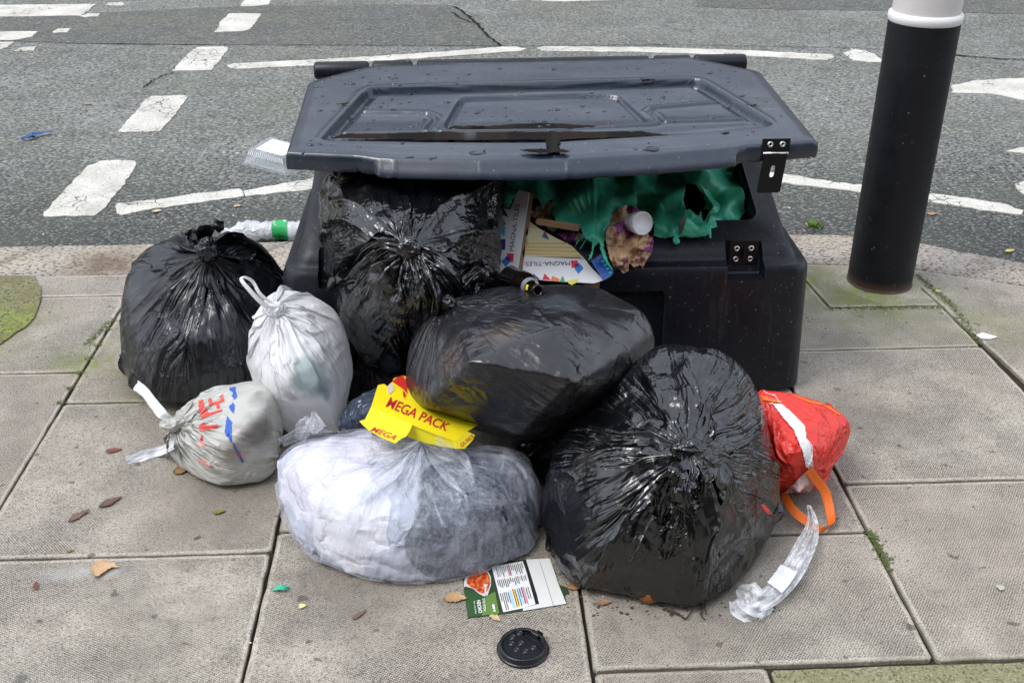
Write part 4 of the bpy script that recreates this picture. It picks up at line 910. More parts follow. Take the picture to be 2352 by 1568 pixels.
def decal(name, poly, b, mat, parent, lift=.0012, step=2.0, rag=.5):
    poly = np.array(poly, float); x0, y0 = poly.min(0) - 3; x1, y1 = poly.max(0) + 3; X_, Y_ = np.meshgrid(np.arange(x0, x1, step), np.arange(y0, y1, step))
    nx = vnoise(np.stack([X_ / 9, Y_ / 9, X_ * 0], -1), 3) * rag; ins = inpoly(X_ + nx, Y_ + nx, poly); pts = np.zeros(X_.shape + (3,)); ok = np.zeros(X_.shape, bool)
    I, J = np.nonzero(ins)
    for i, j in zip(I, J):
        h = hit(b, X_[i, j], Y_[i, j], lift)
        if h is not None: pts[i, j] = h; ok[i, j] = True
    qs = ok[:-1, :-1] & ok[1:, :-1] & ok[:-1, 1:] & ok[1:, 1:]; use = np.zeros(ok.shape, bool)
    for a, c in ((0, 0), (1, 0), (0, 1), (1, 1)): use[a:use.shape[0] - 1 + a, c:use.shape[1] - 1 + c] |= qs
    ix = -np.ones(ok.shape, int); ix[use] = np.arange(use.sum()); I, J = np.nonzero(qs)
    if len(I) == 0: return None
    return link(name, mesh_np(name, pts[use], np.stack([ix[I, J], ix[I + 1, J], ix[I + 1, J + 1], ix[I, J + 1]], -1)), mat, parent)
def tents(X, o, c, kx, ky, ends, b, w, h, jit=0):
    rg = random.Random(len(ends)); sg = []
    for (x, y, k) in ends:
        mx, my = kx + (x - kx) * .5 + rg.uniform(-10, 10), ky + (y - ky) * .5 + rg.uniform(-8, 8); h0 = hit(b, kx, ky) ; h1 = hit(b, mx, my); h2 = hit(b, x, y)
        if h0 is None or h1 is None or h2 is None: continue
        sg += [(h1, h0, k), (h1, h2, k)]
    X = creases(X, c, sg, w, h); o.data.vertices.foreach_set('co', X.astype(np.float32).ravel()); o.data.update(); return bvh_of(o)
def fan(X, o, c, kx, ky, b, n, rx, ry, w, h, seed, a0=0., a1=6.283):
    rg = random.Random(seed); e = []
    for k in range(n):
        a = a0 + (a1 - a0) * (k + rg.uniform(-.3, .3)) / n; q = rg.uniform(.45, 1.); e.append((kx + rx * q * math.cos(a), ky + ry * q * math.sin(a), rg.uniform(.5, 1.)))
    return tents(X, o, c, kx, ky, e, b, w, h)
def knotlump(name, p0, r, mat, parent, seed=0, sq=(1, 1, 1)):
    bm = bmesh.new(); bmesh.ops.create_icosphere(bm, subdivisions=5, radius=1); co = np.array([v.co[:] for v in bm.verts])
    h = 1 + .32 * ridge(co * 1.6 + seed, seed, 3) + .1 * fbm(co * 7, seed, 2)
    for v, c, k in zip(bm.verts, co, h): v.co = Vector(c * k * r * np.array(sq)) + Vector(p0)
    return link(name, mesh_bm(name, bm), mat, parent)
MB1 = film_mat('matt_black_film', (.004, .005, .008), rough=.27, crease=.0018, streak=.0042, sfreq=5, spec=.6, calm=.5, fade=.6)
MB2 = film_mat('glossy_black_film', (.004, .0045, .006), rough=.19, crease=.0034, streak=.0030, cscale=17, sfreq=5, calm=.38, spec=.85)
MB3 = film_mat('glossy_black_film_thin', (.004, .0045, .006), rough=.19, crease=.0032, streak=.0036, cscale=15, sfreq=5.5, calm=.38, fade=.35, spec=.85,
               patches=[(S(1700, 1180, 2.0), .0, .05, (.05, .012, .014)), (S(1480, 1370, 2.0), .0, .03, (.03, .014, .006))])
def bag(name, label, c, pts, knot, mat, cat='bin bag', **k):
    e = empty(name, (c[0], c[1], 0), label, cat); X = film(c, pts, knot, **k); o = film_obj('film', X, mat, e); return e, o, X
# 1 left
sil = [(265, 760), (268, 660), (300, 580), (370, 535), (450, 524), (480, 524), (560, 548), (655, 605), (668, 690), (640, 850), (560, 925), (400, 935), (310, 905), (283, 860)]
E1, O1, X1 = bag('rubbish_bag', 'round matt black rubbish bag with long pleats, leaning on the left end of the bin', S(460, 740, 2.76), pixhull(sil, 2.74, [(455, 740, 2.52), (380, 800, 2.54), (540, 800, 2.54), (300, 900, 2.58), (600, 910, 2.60), (440, 930, 2.545)]), S(478, 580, 2.58), MB1, seed=5, gather=2.6, saz=1.26, amp=.016, cusp=.3, nu=26, nv=38, fine=1.3, maxgap=.035)
b1 = bvh_of(O1); b1 = fan(X1, O1, S(460, 740, 2.76), 478, 592, b1, 26, 190, 290, .0034, .0060, 3, .1, 3.05)
knotlump('knot', S(478, 576, 2.572), .021, MB1, O1, 2, (1, .9, 1.3))
ribbon('ear', onpath(b1, [(482, 572, .01), (470, 548, .022), (480, 524, .03), (515, 516, .02)], .02, 2.62), [.018, .035, .05, .02], MB1, O1, side=(1, .3, .2), ruffle=.010, freq=3.2, seed=4)
ribbon('ear', onpath(b1, [(486, 570, .012), (540, 552, .022), (600, 580, .014), (652, 640, .01)], .015, 2.66), [.018, .05, .075, .05], MB1, O1, side=(.2, .4, -1), ruffle=.008, freq=3.5, seed=6)
ribbon('ear', onpath(b1, [(478, 566, .012), (452, 540, .02), (430, 545, .016)], .015, 2.66), [.018, .04, .03], MB1, O1, side=(.3, 1, .4), ruffle=.010, freq=3., seed=9)
# 2 hanging out of the bin
sil = [(765, 400), (742, 440), (745, 560), (762, 660), (800, 760), (850, 835), (930, 850), (990, 800), (1060, 740), (1135, 650), (1128, 520), (1150, 420), (1100, 385), (950, 372), (850, 380)]
E2, O2, X2 = bag('rubbish_bag', 'crumpled glossy black bag with twisted knot spilling over the left front of the bin', S(945, 600, 2.54), pixhull(sil, 2.52, [(945, 600, 2.235), (850, 520, 2.27), (1050, 540, 2.29), (920, 720, 2.24), (850, 640, 2.25), (1040, 650, 2.26)], back=.22), S(942, 572, 2.235), MB2, seed=12, gather=3.4, saz=1.22, slack=1.07, amp=.026, cusp=.22, ground=.05, lumps=.06, facets=60, nu=26, nv=36, fine=1.3, maxgap=.045, iters=(110, 80, 40, 14), hold=.012)
b2 = bvh_of(O2); b2 = fan(X2, O2, S(945, 600, 2.54), 942, 576, b2, 30, 185, 220, .0030, .0070, 5); kp = S(942, 572, 2.22)
knotlump('knot', kp, .022, MB2, O2, 5, (1.1, .7, 1.))
ribbon('ear', onpath(b2, [(935, 580, .014), (880, 575, .032), (830, 600, .035), (790, 640, .035), (752, 668, .02)], .02, 2.34), [.02, .045, .060, .058, .012], MB2, O2, side=(.2, -.3, 1), ruffle=.018, freq=2.0, seed=14, n=140, m=50)
ribbon('ear', onpath(b2, [(945, 585, .014), (955, 640, .034), (970, 700, .034), (968, 770, .03)], .02, 2.34), [.025, .075, .085, .03], MB2, O2, side=(1, 0, 0), ruffle=.018, freq=2.0, seed=17, n=140, m=50)
ribbon('ear', onpath(b2, [(950, 575, .014), (990, 600, .03), (1030, 645, .03), (1050, 700, .02)], .02, 2.34), [.02, .05, .06, .02], MB2, O2, side=(.6, 0, .6), ruffle=.016, freq=2.0, seed=21, n=120, m=40)
# 2b dark bag filling the gap under it
sil = [(820, 790), (1000, 760), (1100, 800), (1160, 900), (1100, 960), (950, 975), (840, 960), (800, 880)]
E2b, O2b, _ = bag('rubbish_bag', 'black rubbish bag in shadow low against the bin front, behind the white knotted carrier bag', S(980, 880, 2.66), pixhull(sil, 2.62, [(960, 870, 2.5)]), S(850, 830, 2.56), MB1, seed=31, levels=3, amp=.01)
# 3 big right front
sil = [(1500, 800), (1560, 793), (1655, 797), (1722, 845), (1762, 950), (1786, 1080), (1780, 1190), (1740, 1295), (1650, 1365), (1590, 1400), (1520, 1385), (1470, 1350), (1300, 1345), (1270, 1290), (1250, 1200), (1250, 1100), (1290, 1000), (1380, 930), (1455, 860)]
E3, O3, X3 = bag('rubbish_bag', 'largest glossy black rubbish bag, in front on the right, folds radiating from its knot', S(1520, 1090, 2.21), pixhull(sil, 2.17, [(1580, 1030, 1.95), (1400, 1150, 1.97), (1650, 1150, 1.94), (1580, 900, 2.03), (1500, 1250, 1.94), (1330, 1260, 1.98)], grow=1.08), S(1582, 1032, 1.945), MB3, seed=3, gather=3.4, saz=1.2, slack=1.05, amp=.026, cusp=.16, nu=26, nv=36, lumps=.05, facets=60, inflate=.98, fine=1.35, maxgap=.045, iters=(110, 80, 40, 14), hold=.012)
b3 = bvh_of(O3); b3 = fan(X3, O3, S(1520, 1090, 2.21), 1582, 1036, b3, 46, 250, 260, .0034, .0080, 7); kp = S(1582, 1034, 1.945)
knotlump('knot', kp, .021, MB3, O3, 8, (1.3, .8, .9))
for (pth, wd, sd_, sid) in (([(1580, 1036, .008), (1560, 1070, .026), (1535, 1115, .034), (1520, 1165, .022), (1515, 1195, .008)], [.016, .034, .050, .042, .012], 24, (1, 0, -.5)), ([(1582, 1038, .008), (1578, 1080, .032), (1572, 1125, .040), (1580, 1165, .028), (1592, 1190, .010)], [.016, .034, .048, .036, .012], 25, (1, 0, .1)),
                            ([(1586, 1038, .008), (1602, 1072, .022), (1612, 1105, .026), (1608, 1140, .014)], [.014, .030, .042, .018], 27, (1, .2, .5)), ([(1560, 1150, .016), (1550, 1195, .024), (1535, 1240, .018), (1525, 1285, .006)], [.020, .045, .050, .012], 28, (1, .1, .2))):
    ribbon('ear', onpath(b3, pth, .02, 1.96), wd, MB3, O3, side=sid, ruffle=.0095, freq=2.3, seed=sd_, n=150, m=54, edge=.3)
decal('torn_hole', [(1747, 1158), (1755, 1155), (1768, 1168), (1771, 1180), (1762, 1181), (1752, 1170)], b3, plain('red_scrap', (.65, .05, .03), .5), O3, .001)
# 4 translucent dark bag with boxes inside, lying on the heap
sil = [(1010, 690), (1080, 668), (1160, 655), (1300, 652), (1370, 657), (1480, 715), (1505, 770), (1500, 850), (1460, 900), (1330, 1000), (1200, 1018), (1100, 992), (970, 950), (930, 900), (935, 800), (960, 730)]
cornr = [S(1083, 832, 2.015), S(1271, 752, 2.06), S(1322, 880, 2.00), S(1461, 715, 2.27), S(1180, 665, 2.26), S(1030, 690, 2.26), S(975, 930, 2.14), S(1190, 1000, 2.16)]
MB4 = film_mat('thin_grey_black_film', (.015, .015, .018), rough=.23, crease=.0026, streak=.0018, cscale=15, calm=.42, spec=.6, coat=0, sfreq=4, var=.25,
               patches=[(S(1150, 790, 2.1), .0, .085, (.055, .04, .033)), (S(1330, 800, 2.12), .0, .07, (.036, .037, .042)), (S(1345, 900, 2.06), .0, .045, (.03, .027, .018)), (S(1050, 830, 2.1), .0, .07, (.045, .034, .032)), (S(1290, 700, 2.2), 0., .08, (.045, .05, .058))])
E4, O4, X4 = bag('rubbish_bag', 'dark grey see-through bag stretched over square boxes on top of the heap', S(1210, 830, 2.34), pixhull(sil, 2.30, [], grow=1.02) + cornr, S(1022, 692, 2.235), MB4, seed=6, gather=2.4, saz=1.03, slack=1.01, p=60, lumps=.010, amp=.006, inflate=1.0, cusp=.12, hold=.06, maxgap=.014, ground=.1)
b4 = bvh_of(O4); sg = []
for (ax_, ay_, bx_, by_, k_) in ((1083, 832, 1040, 705, 1), (1083, 832, 1068, 730, .8), (1083, 832, 1268, 753, 1.3), (1265, 755, 1090, 828, .8), (1083, 832, 1310, 872, .8), (1083, 832, 985, 930, 1), (1083, 832, 955, 850, .6), (1271, 752, 1180, 665, 1.2), (1271, 752, 1440, 760, .7), (1322, 880, 1458, 718, 1.3), (1322, 880, 1305, 1000, .9),
                                 (1322, 880, 1190, 866, .9), (1322, 880, 1235, 800, .9), (1322, 880, 1255, 790, .6), (1322, 880, 1150, 965, .8), (1461, 715, 1500, 790, 1), (1461, 715, 1445, 810, .9), (1461, 715, 1480, 840, .9), (1461, 715, 1420, 830, .8), (1461, 715, 1300, 662, 1), (1461, 715, 1350, 700, .7), (1322, 880, 1430, 850, .8), (1322, 880, 1420, 880, .7), (1030, 692, 960, 800, .8), (1030, 692, 990, 900, .8), (1030, 692, 1100, 790, .8), (1030, 692, 1170, 720, .8), (1030, 692, 1200, 690, .7), (1030, 692, 1080, 820, .9)):
    h1, h2 = hit(b4, ax_, ay_), hit(b4, bx_, by_)
    if h1 is not None and h2 is not None: sg.append((h1, h2, k_))
X4 = creases(X4, S(1210, 830, 2.34), sg, .0030, .0075); O4.data.vertices.foreach_set('co', X4.astype(np.float32).ravel()); O4.data.update(); b4 = bvh_of(O4)
ribbon('ear', onpath(b4, [(1024, 694, .005), (1040, 672, .02), (1075, 645, .03), (1120, 622, .02)], .02, 2.26), [.02, .05, .075, .06], MB2, O4, side=(.5, .2, -1), ruffle=.018, freq=2.0, seed=34, n=120, m=44)
knotlump('knot', hit(b4, 1026, 694, .004, 2.25), .014, MB2, O4, 3)
# 4b dark bag under it, right side
sil = [(1180, 990), (1300, 960), (1440, 880), (1505, 840), (1520, 930), (1480, 1010), (1400, 1080), (1280, 1130), (1190, 1080)]
bag('rubbish_bag', 'black rubbish bag squashed beneath the see-through bag, behind the largest one', S(1360, 1000, 2.42), pixhull(sil, 2.38, [(1360, 960, 2.24)]), S(1500, 900, 2.36), MB2, seed=41, levels=3, amp=.012)
# 5 clear bag of clothes
sil = [(630, 1020), (690, 992), (780, 985), (850, 990), (980, 1008), (1110, 1025), (1200, 1035), (1243, 1085), (1250, 1160), (1236, 1262), (1130, 1312), (1000, 1342), (900, 1346), (800, 1325), (690, 1262), (645, 1190), (625, 1090)]
pts5 = pixhull(sil, 2.22, [(930, 1150, 2.02), (760, 1150, 2.05), (1110, 1150, 2.05), (850, 1230, 2.01), (1050, 1240, 2.02), (700, 1200, 2.08), (1180, 1230, 2.08)], grow=1.07)
t = NT('clothes'); p = t.pos()
w = t.mix(.10, p, t.noise(p, 7, 3, col=True), 'ADD'); w2 = t.mix(.05, p, t.noise(p, 15, 3, col=True), 'ADD')
cells = t.voro(t.mapping(w, (1, 1.3, 1.2)), 6.5, out='Color'); sc_ = t.new('ShaderNodeSeparateColor'); t.l.new(cells, sc_.inputs[0])
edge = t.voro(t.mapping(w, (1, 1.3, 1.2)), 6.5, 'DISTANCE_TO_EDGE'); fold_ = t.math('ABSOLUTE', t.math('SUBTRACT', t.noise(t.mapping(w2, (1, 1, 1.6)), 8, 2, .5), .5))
c = t.ramp(sc_.outputs[0], [(.0, (.46, .43, .55)), (.3, (.68, .66, .75)), (.55, (.56, .55, .65)), (.75, (.36, .44, .53)), (.86, (.76, .76, .82))])
dk_ = t.ramp(sc_.outputs[1], [(.0, (.018, .025, .045)), (.35, (.06, .075, .11)), (.6, (.03, .038, .06)), (.85, (.13, .15, .20))])
dk_ = t.mix(t.ramp(t.noise(p, 130, 3, .7), [(.45, 0.), (.62, .55)]), dk_, (.30, .33, .40))
for (x, y, r) in ((1140, 1120, .19), (1150, 1230, .20), (1060, 1240, .13), (1035, 1170, .09), (1210, 1080, .15), (1080, 1080, .09)):
    m = t.ramp(t.near(w, S(x, y, 2.05) + .05, r * .6, r), [(.4, 0.), (.5, 1.)]); c = t.mix(m, c, dk_)
def patch(c, x, y, z, r0, r1, col):
    m = t.ramp(t.near(w2, S(x, y, z) + .025, r0, r1), [(.4, 0.), (.48, 1.)]); return t.mix(m, c, col)
c = patch(c, 700, 1200, 2.05, .02, .075, (.22, .34, .46)); c = patch(c, 745, 1235, 2.04, 0, .05, (.11, .19, .30)); c = patch(c, 1090, 1290, 2.03, 0, .08, (.05, .08, .16)); c = patch(c, 1190, 1260, 2.05, 0, .06, (.06, .09, .18)); c = patch(c, 670, 1090, 2.1, 0, .05, (.80, .90, .92)); c = patch(c, 790, 1290, 2.0, 0, .06, (.62, .55, .66))
c = t.mix(t.ramp(fold_, [(.0, .35), (.014, 0.)]), c, (.20, .21, .28))  # shade of the cloth folds painted into the colour as dark lines
t.P(Base_Color=c, Roughness=.85); hh = t.math('ADD', t.math('MULTIPLY', t.noise(w, 9, 3), 1.6), t.math('MULTIPLY', t.ramp(fold_, [(.0, 0.), (.08, 1.)]), .6)); t.l.new(t.bump(hh, .010, .7), t.b.inputs['Normal']); M_CLOTH = t.m
MC5 = film_mat('clear_misty_film', (.74, .77, .84), rough=.17, crease=.0034, streak=.0075, cscale=13, calm=.45, spec=.6, trans=(.84, .62, 22, .42, .60), var=.10, sfreq=3.2, transl=.25)
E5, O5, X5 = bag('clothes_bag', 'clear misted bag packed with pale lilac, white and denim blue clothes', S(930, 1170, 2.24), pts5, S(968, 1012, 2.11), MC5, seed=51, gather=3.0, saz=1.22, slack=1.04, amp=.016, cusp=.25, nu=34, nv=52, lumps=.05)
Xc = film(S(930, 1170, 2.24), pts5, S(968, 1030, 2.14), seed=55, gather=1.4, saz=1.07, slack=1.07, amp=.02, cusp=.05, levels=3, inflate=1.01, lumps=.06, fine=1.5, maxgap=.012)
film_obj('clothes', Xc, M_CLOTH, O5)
b5 = bvh_of(O5)
b5 = tents(X5, O5, S(930, 1170, 2.24), 968, 1030, [(680, 1130, 1), (720, 1230, .9), (790, 1210, 1), (760, 1100, .8), (830, 1160, 1), (870, 1250, .9), (905, 1190, 1), (935, 1230, .8), (960, 1160, .9), (1000, 1200, 1), (1040, 1150, .9), (1075, 1215, 1), (1120, 1150, 1), (1180, 1120, .9), (1210, 1180, .8), (1140, 1230, .7), (700, 1060, .9), (1160, 1070, .8)], b5, .0050, .0090)
ribbon('bag_mouth', onpath(b5, [(645, 1015, .006), (700, 988, .016), (760, 1000, .012), (850, 995, .010), (960, 1012, .012)], .01, 2.2), [.03, .05, .035, .03, .03], MC5, O5, side=(0, -.3, 1), ruffle=.010, freq=2.6, seed=52, n=120, m=30)
ribbon('bag_mouth', [S(690, 1010, 2.12), S(700, 975, 2.12), S(712, 958, 2.14), S(735, 990, 2.12)], [.02, .04, .028, .03], MC5, O5, side=(1, 0, .2), ruffle=.006, freq=2.6, seed=57, n=60, m=20)
ribbon('bag_mouth', onpath(b5, [(965, 1015, .010), (1010, 1025, .02), (1070, 1070, .012), (1090, 1110, .006)], .01, 2.15), [.03, .05, .05, .02], MC5, O5, side=(.3, 0, 1), ruffle=.010, freq=2.6, seed=58, n=90, m=26)
ribbon('bag_mouth', onpath(b5, [(1165, 1150, .004), (1140, 1165, .014), (1100, 1160, .014), (1055, 1178, .008)], .01, 2.1), [.006, .030, .022, .008], MC5, O5, side=(.2, 0, 1), ruffle=.006, freq=2.6, seed=59, n=70, m=20)
# 6 white knotted carrier
sil = [(600, 690), (573, 765), (565, 800), (585, 900), (618, 960), (655, 995), (700, 992), (780, 988), (792, 930), (812, 850), (800, 772), (775, 715), (705, 675), (640, 667)]
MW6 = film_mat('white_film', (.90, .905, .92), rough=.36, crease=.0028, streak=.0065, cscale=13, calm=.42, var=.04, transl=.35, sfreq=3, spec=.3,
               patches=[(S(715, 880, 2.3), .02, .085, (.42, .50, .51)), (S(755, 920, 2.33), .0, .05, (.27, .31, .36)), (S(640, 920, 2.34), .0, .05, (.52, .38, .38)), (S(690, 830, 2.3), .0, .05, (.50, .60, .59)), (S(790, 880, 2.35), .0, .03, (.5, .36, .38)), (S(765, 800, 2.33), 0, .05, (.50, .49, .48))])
E6, O6, X6 = bag('carrier_bag', 'white knotted carrier bag standing upright, one handle loop sticking up', S(690, 840, 2.50), pixhull(sil, 2.48, [(690, 820, 2.31), (740, 890, 2.31), (640, 880, 2.33)], grow=1.04), S(628, 706, 2.40), MW6, seed=61, gather=3.0, saz=1.2, slack=1.02, amp=.014, fine=1.4, cusp=.3, p=16, nu=28, nv=40, cat='carrier bag')
b6 = bvh_of(O6); b6 = tents(X6, O6, S(690, 840, 2.50), 640, 722, [(620, 900, 1), (650, 950, .9), (690, 930, 1), (730, 940, 1), (740, 860, .9), (775, 850, 1), (780, 790, 1), (760, 740, .8), (600, 830, .8), (680, 860, .8), (710, 800, .8)], b6, .0035, .0075); kp6 = hit(b6, 632, 712, .006, 2.4)
knotlump('knot', kp6, .017, MW6, O6, 3, (1.2, .9, .9))
ribbon('handle', [kp6, S(606, 700, 2.36), S(575, 672, 2.35), S(552, 643, 2.36), S(560, 634, 2.37), S(582, 645, 2.38), S(600, 675, 2.38), kp6 + np.array([0, .005, .01])], [.016, .018, .017, .014, .014, .016, .016, .014], MW6, O6, side=(.6, -.6, .5), ruffle=.004, freq=2.2, seed=62, n=90, m=14)
ribbon('handle', [kp6, kp6 + np.array([-.005, -.012, -.02]), kp6 + np.array([.002, -.014, -.034])], [.014, .022, .012], MW6, O6, side=(1, 0, 0), ruffle=.006, freq=2.4, seed=63, n=40, m=14)
# 7 printed grey carrier lying at the left
sil = [(372, 1000), (395, 955), (440, 915), (500, 885), (590, 868), (642, 900), (650, 980), (640, 1060), (632, 1100), (560, 1115), (490, 1120), (430, 1088), (375, 1045)]
MG7 = film_mat('grey_carrier_film', (.58, .58, .54), rough=.28, crease=.0022, streak=.0060, cscale=18, calm=.45, var=.1, transl=.22, sfreq=3.2,
               patches=[(S(590, 990, 2.3), .0, .075, (.27, .24, .22)), (S(600, 930, 2.36), .0, .05, (.30, .29, .28)), (S(520, 1060, 2.27), .0, .07, (.44, .39, .35)), (S(615, 1090, 2.3), .0, .04, (.09, .10, .13)), (S(520, 1000, 2.25), .0, .03, (.36, .36, .40))])
E7, O7, X7 = bag('carrier_bag', 'grubby grey carrier bag with red and blue print lying on the slabs at left', S(530, 1000, 2.44), pixhull(sil, 2.42, [(530, 1000, 2.25), (590, 960, 2.28)], grow=1.05), S(405, 977, 2.40), MG7, seed=71, gather=2.8, saz=1.18, amp=.010, cusp=.42, nu=28, nv=40, cat='carrier bag')
b7 = bvh_of(O7); b7 = tents(X7, O7, S(530, 1000, 2.44), 430, 985, [(520, 900, 1), (560, 930, .8), (590, 970, .9), (600, 1020, .9), (570, 1060, 1), (520, 1080, .9), (480, 1060, .8), (530, 1000, .8), (610, 930, .7)], b7, .0035, .0070)
knotlump('knot', S(398, 972, 2.385), .016, MG7, O7, 6, (1.5, 1., .9))
M_HND = plain('white_handle', (.68, .69, .72), .4, var=.08)
ribbon('handle', [S(395, 968, 2.38), S(372, 950, 2.37), S(350, 925, 2.40), S(332, 900, 2.43), S(310, 884, 2.45)], [.016, .022, .024, .022, .024], M_HND, O7, side=(.8, 0, .6), ruffle=.004, freq=2., seed=72, n=60, m=12)
ribbon('handle', [S(398, 1020, 2.36), P(370, 1034, .02), P(335, 1044, .012), P(292, 1058, .008)], [.02, .022, .022, .024], M_HND, O7, side=(0, .7, 1), ruffle=.003, freq=2., seed=73, n=60, m=12)
z5 = lambda l: [(350 * .7408 + .2834 * a, 1150 * .7408 + .2834 * b) for a, b in l]
M_RED = plain('red_print', (.55, .045, .03), .35); M_BLU = plain('blue_print', (.02, .09, .42), .35); M_PINK = plain('faded_red_print', (.60, .28, .25), .4)
for l in ([(695, 235), (790, 190), (885, 160), (905, 240), (870, 255), (880, 320), (705, 385), (700, 300), (760, 285), (720, 262)],): pass
for l, m_ in (([(692, 238), (735, 222), (745, 290), (765, 300), (770, 335), (885, 305), (888, 330), (800, 355), (712, 392), (692, 290)], M_RED), ([(765, 225), (800, 212), (812, 250), (870, 232), (862, 195), (895, 185), (908, 245), (862, 262), (872, 300), (842, 312), (832, 275), (780, 292)], M_RED), ([(695, 445), (740, 400), (752, 440), (850, 425), (852, 465), (700, 490)], M_RED),
              ([(735, 530), (715, 505), (700, 560), (735, 575)], M_RED), ([(675, 580), (720, 568), (760, 590), (745, 612), (690, 618)], M_PINK), ([(680, 700), (740, 715), (805, 760), (800, 785), (735, 770), (690, 735)], M_PINK), ([(822, 752), (880, 765), (885, 778), (830, 770)], M_PINK), ([(920, 795), (1000, 780), (1005, 790), (935, 805)], M_PINK),
              ([(938, 132), (995, 120), (1002, 180), (1015, 200), (985, 238), (955, 195), (975, 175), (945, 160)], M_BLU), ([(935, 280), (960, 262), (968, 240), (992, 275), (980, 352), (950, 320)], M_BLU), ([(922, 352), (968, 410), (962, 590), (905, 505), (905, 470)], M_BLU), ([(962, 560), (1000, 610), (1072, 740), (1045, 748), (975, 620)], plain('blue_straw', (.08, .12, .38), .5)), ([(998, 662), (1030, 650), (1050, 695), (1020, 708)], plain('straw_band', (.5, .1, .1), .5))):
    decal('print', z5(l), b7, m_, O7, .0015, 1.6)
# 8 blue-grey bag glimpsed behind the yellow box
sil = [(775, 985), (800, 925), (850, 895), (930, 880), (980, 930), (980, 985), (880, 1000), (800, 992)]
MB8 = film_mat('navy_cloudy_film', (.055, .07, .11), rough=.25, crease=.004, streak=.004, calm=.38, var=.7, speck=((.35, .4, .5), 60, .60))
bag('rubbish_bag', 'cloudy navy blue bag showing between the white carrier bag and the yellow box', S(870, 945, 2.42), pixhull(sil, 2.40, [(860, 940, 2.29)]), S(980, 940, 2.36), MB8, seed=81, levels=3, amp=.012, ground=.02)

# 9 red bag for life on the right
z7 = lambda l: [(1629.8 + .378 * a, 851.9 + .378 * b) for a, b in l]
sil = [(1735, 885), (1790, 890), (1860, 903), (1912, 925), (1964, 968), (1958, 1008), (1915, 1082), (1872, 1136), (1800, 1140), (1740, 1130), (1730, 1000)]
MR9 = film_mat('red_woven_film', (.70, .035, .022), rough=.34, crease=.0050, streak=.0, cscale=17, calm=.25, var=.12)
E9, O9, X9 = bag('shopping_bag', 'bright red shopping bag with white lining and orange handles flopped on its side', S(1830, 1020, 2.34), pixhull(sil, 2.31, [(1850, 1000, 2.19), (1800, 1060, 2.18), (1870, 1060, 2.2)], back=.12, grow=1.03), S(1835, 1135, 2.24), MR9, seed=91, gather=1.5, saz=1.10, slack=1.07, amp=.016, cusp=.1, nu=26, nv=36, cat='shopping bag')
b9 = bvh_of(O9); M_LIN = plain('white_lining', (.74, .72, .76), .55, var=.12, bump=.004, bscale=40); M_ORG = plain('orange_webbing', (.85, .17, .012), .55, bump=.001, bscale=500)
decal('lining', z7([(330, 190), (385, 205), (450, 290), (510, 360), (560, 480), (585, 590), (630, 600), (620, 440), (588, 400), (582, 330), (500, 245), (440, 195)]), b9, M_LIN, O9, .004, 2, 1.5)
decal('lining', z7([(590, 598), (628, 640), (634, 700), (600, 768), (480, 768), (430, 752), (500, 690)]), b9, plain('pink_lining', (.60, .40, .40), .55, var=.25, bump=.004, bscale=40), O9, .004, 2, 1.5)
decal('seam', z7([(300, 88), (345, 128), (400, 142), (425, 182), (440, 182), (440, 190), (418, 188), (395, 150), (340, 135), (298, 95)]), b9, M_LIN, O9, .005, 1.5)
decal('seam', z7([(618, 442), (626, 442), (632, 600), (624, 600)]), b9, M_LIN, O9, .006, 1.5)
decal('stripe', z7([(500, 132), (530, 148), (620, 178), (700, 192), (800, 262), (790, 272), (690, 208), (600, 190), (515, 155)]), b9, M_ORG, O9, .002, 1.5)
decal('stripe', z7([(305, 140), (360, 160), (430, 178), (440, 192), (390, 190), (320, 175)]), b9, M_ORG, O9, .004, 1.5)
hp = onpath(b9, [(597, 596, .01)], .01, 2.2)
H = lambda a, b: z7([(a, b)])[0]
ribbon('handle', [hit(b9, *H(600, 595), .006, 2.2), hit(b9, *H(640, 650), .014, 2.16), P(*H(700, 730), .05), P(*H(732, 850), .02), P(*H(740, 930), .010), P(*H(690, 965), .014), P(*H(650, 950), .02), P(*H(560, 890), .025), P(*H(490, 820), .03), hit(b9, *H(452, 745), .004, 2.2)], [.020, .020, .020, .018, .016, .016, .016, .018, .018, .016], M_ORG, O9, side=(.7, .3, .6), ruffle=.001, freq=1.5, seed=92, n=110, m=10)

# ================================================================ THINGS IN AND ON THE BIN
zr = lambda l: [(1096.4 + .252 * a, 370.4 + .252 * b) for a, b in l]
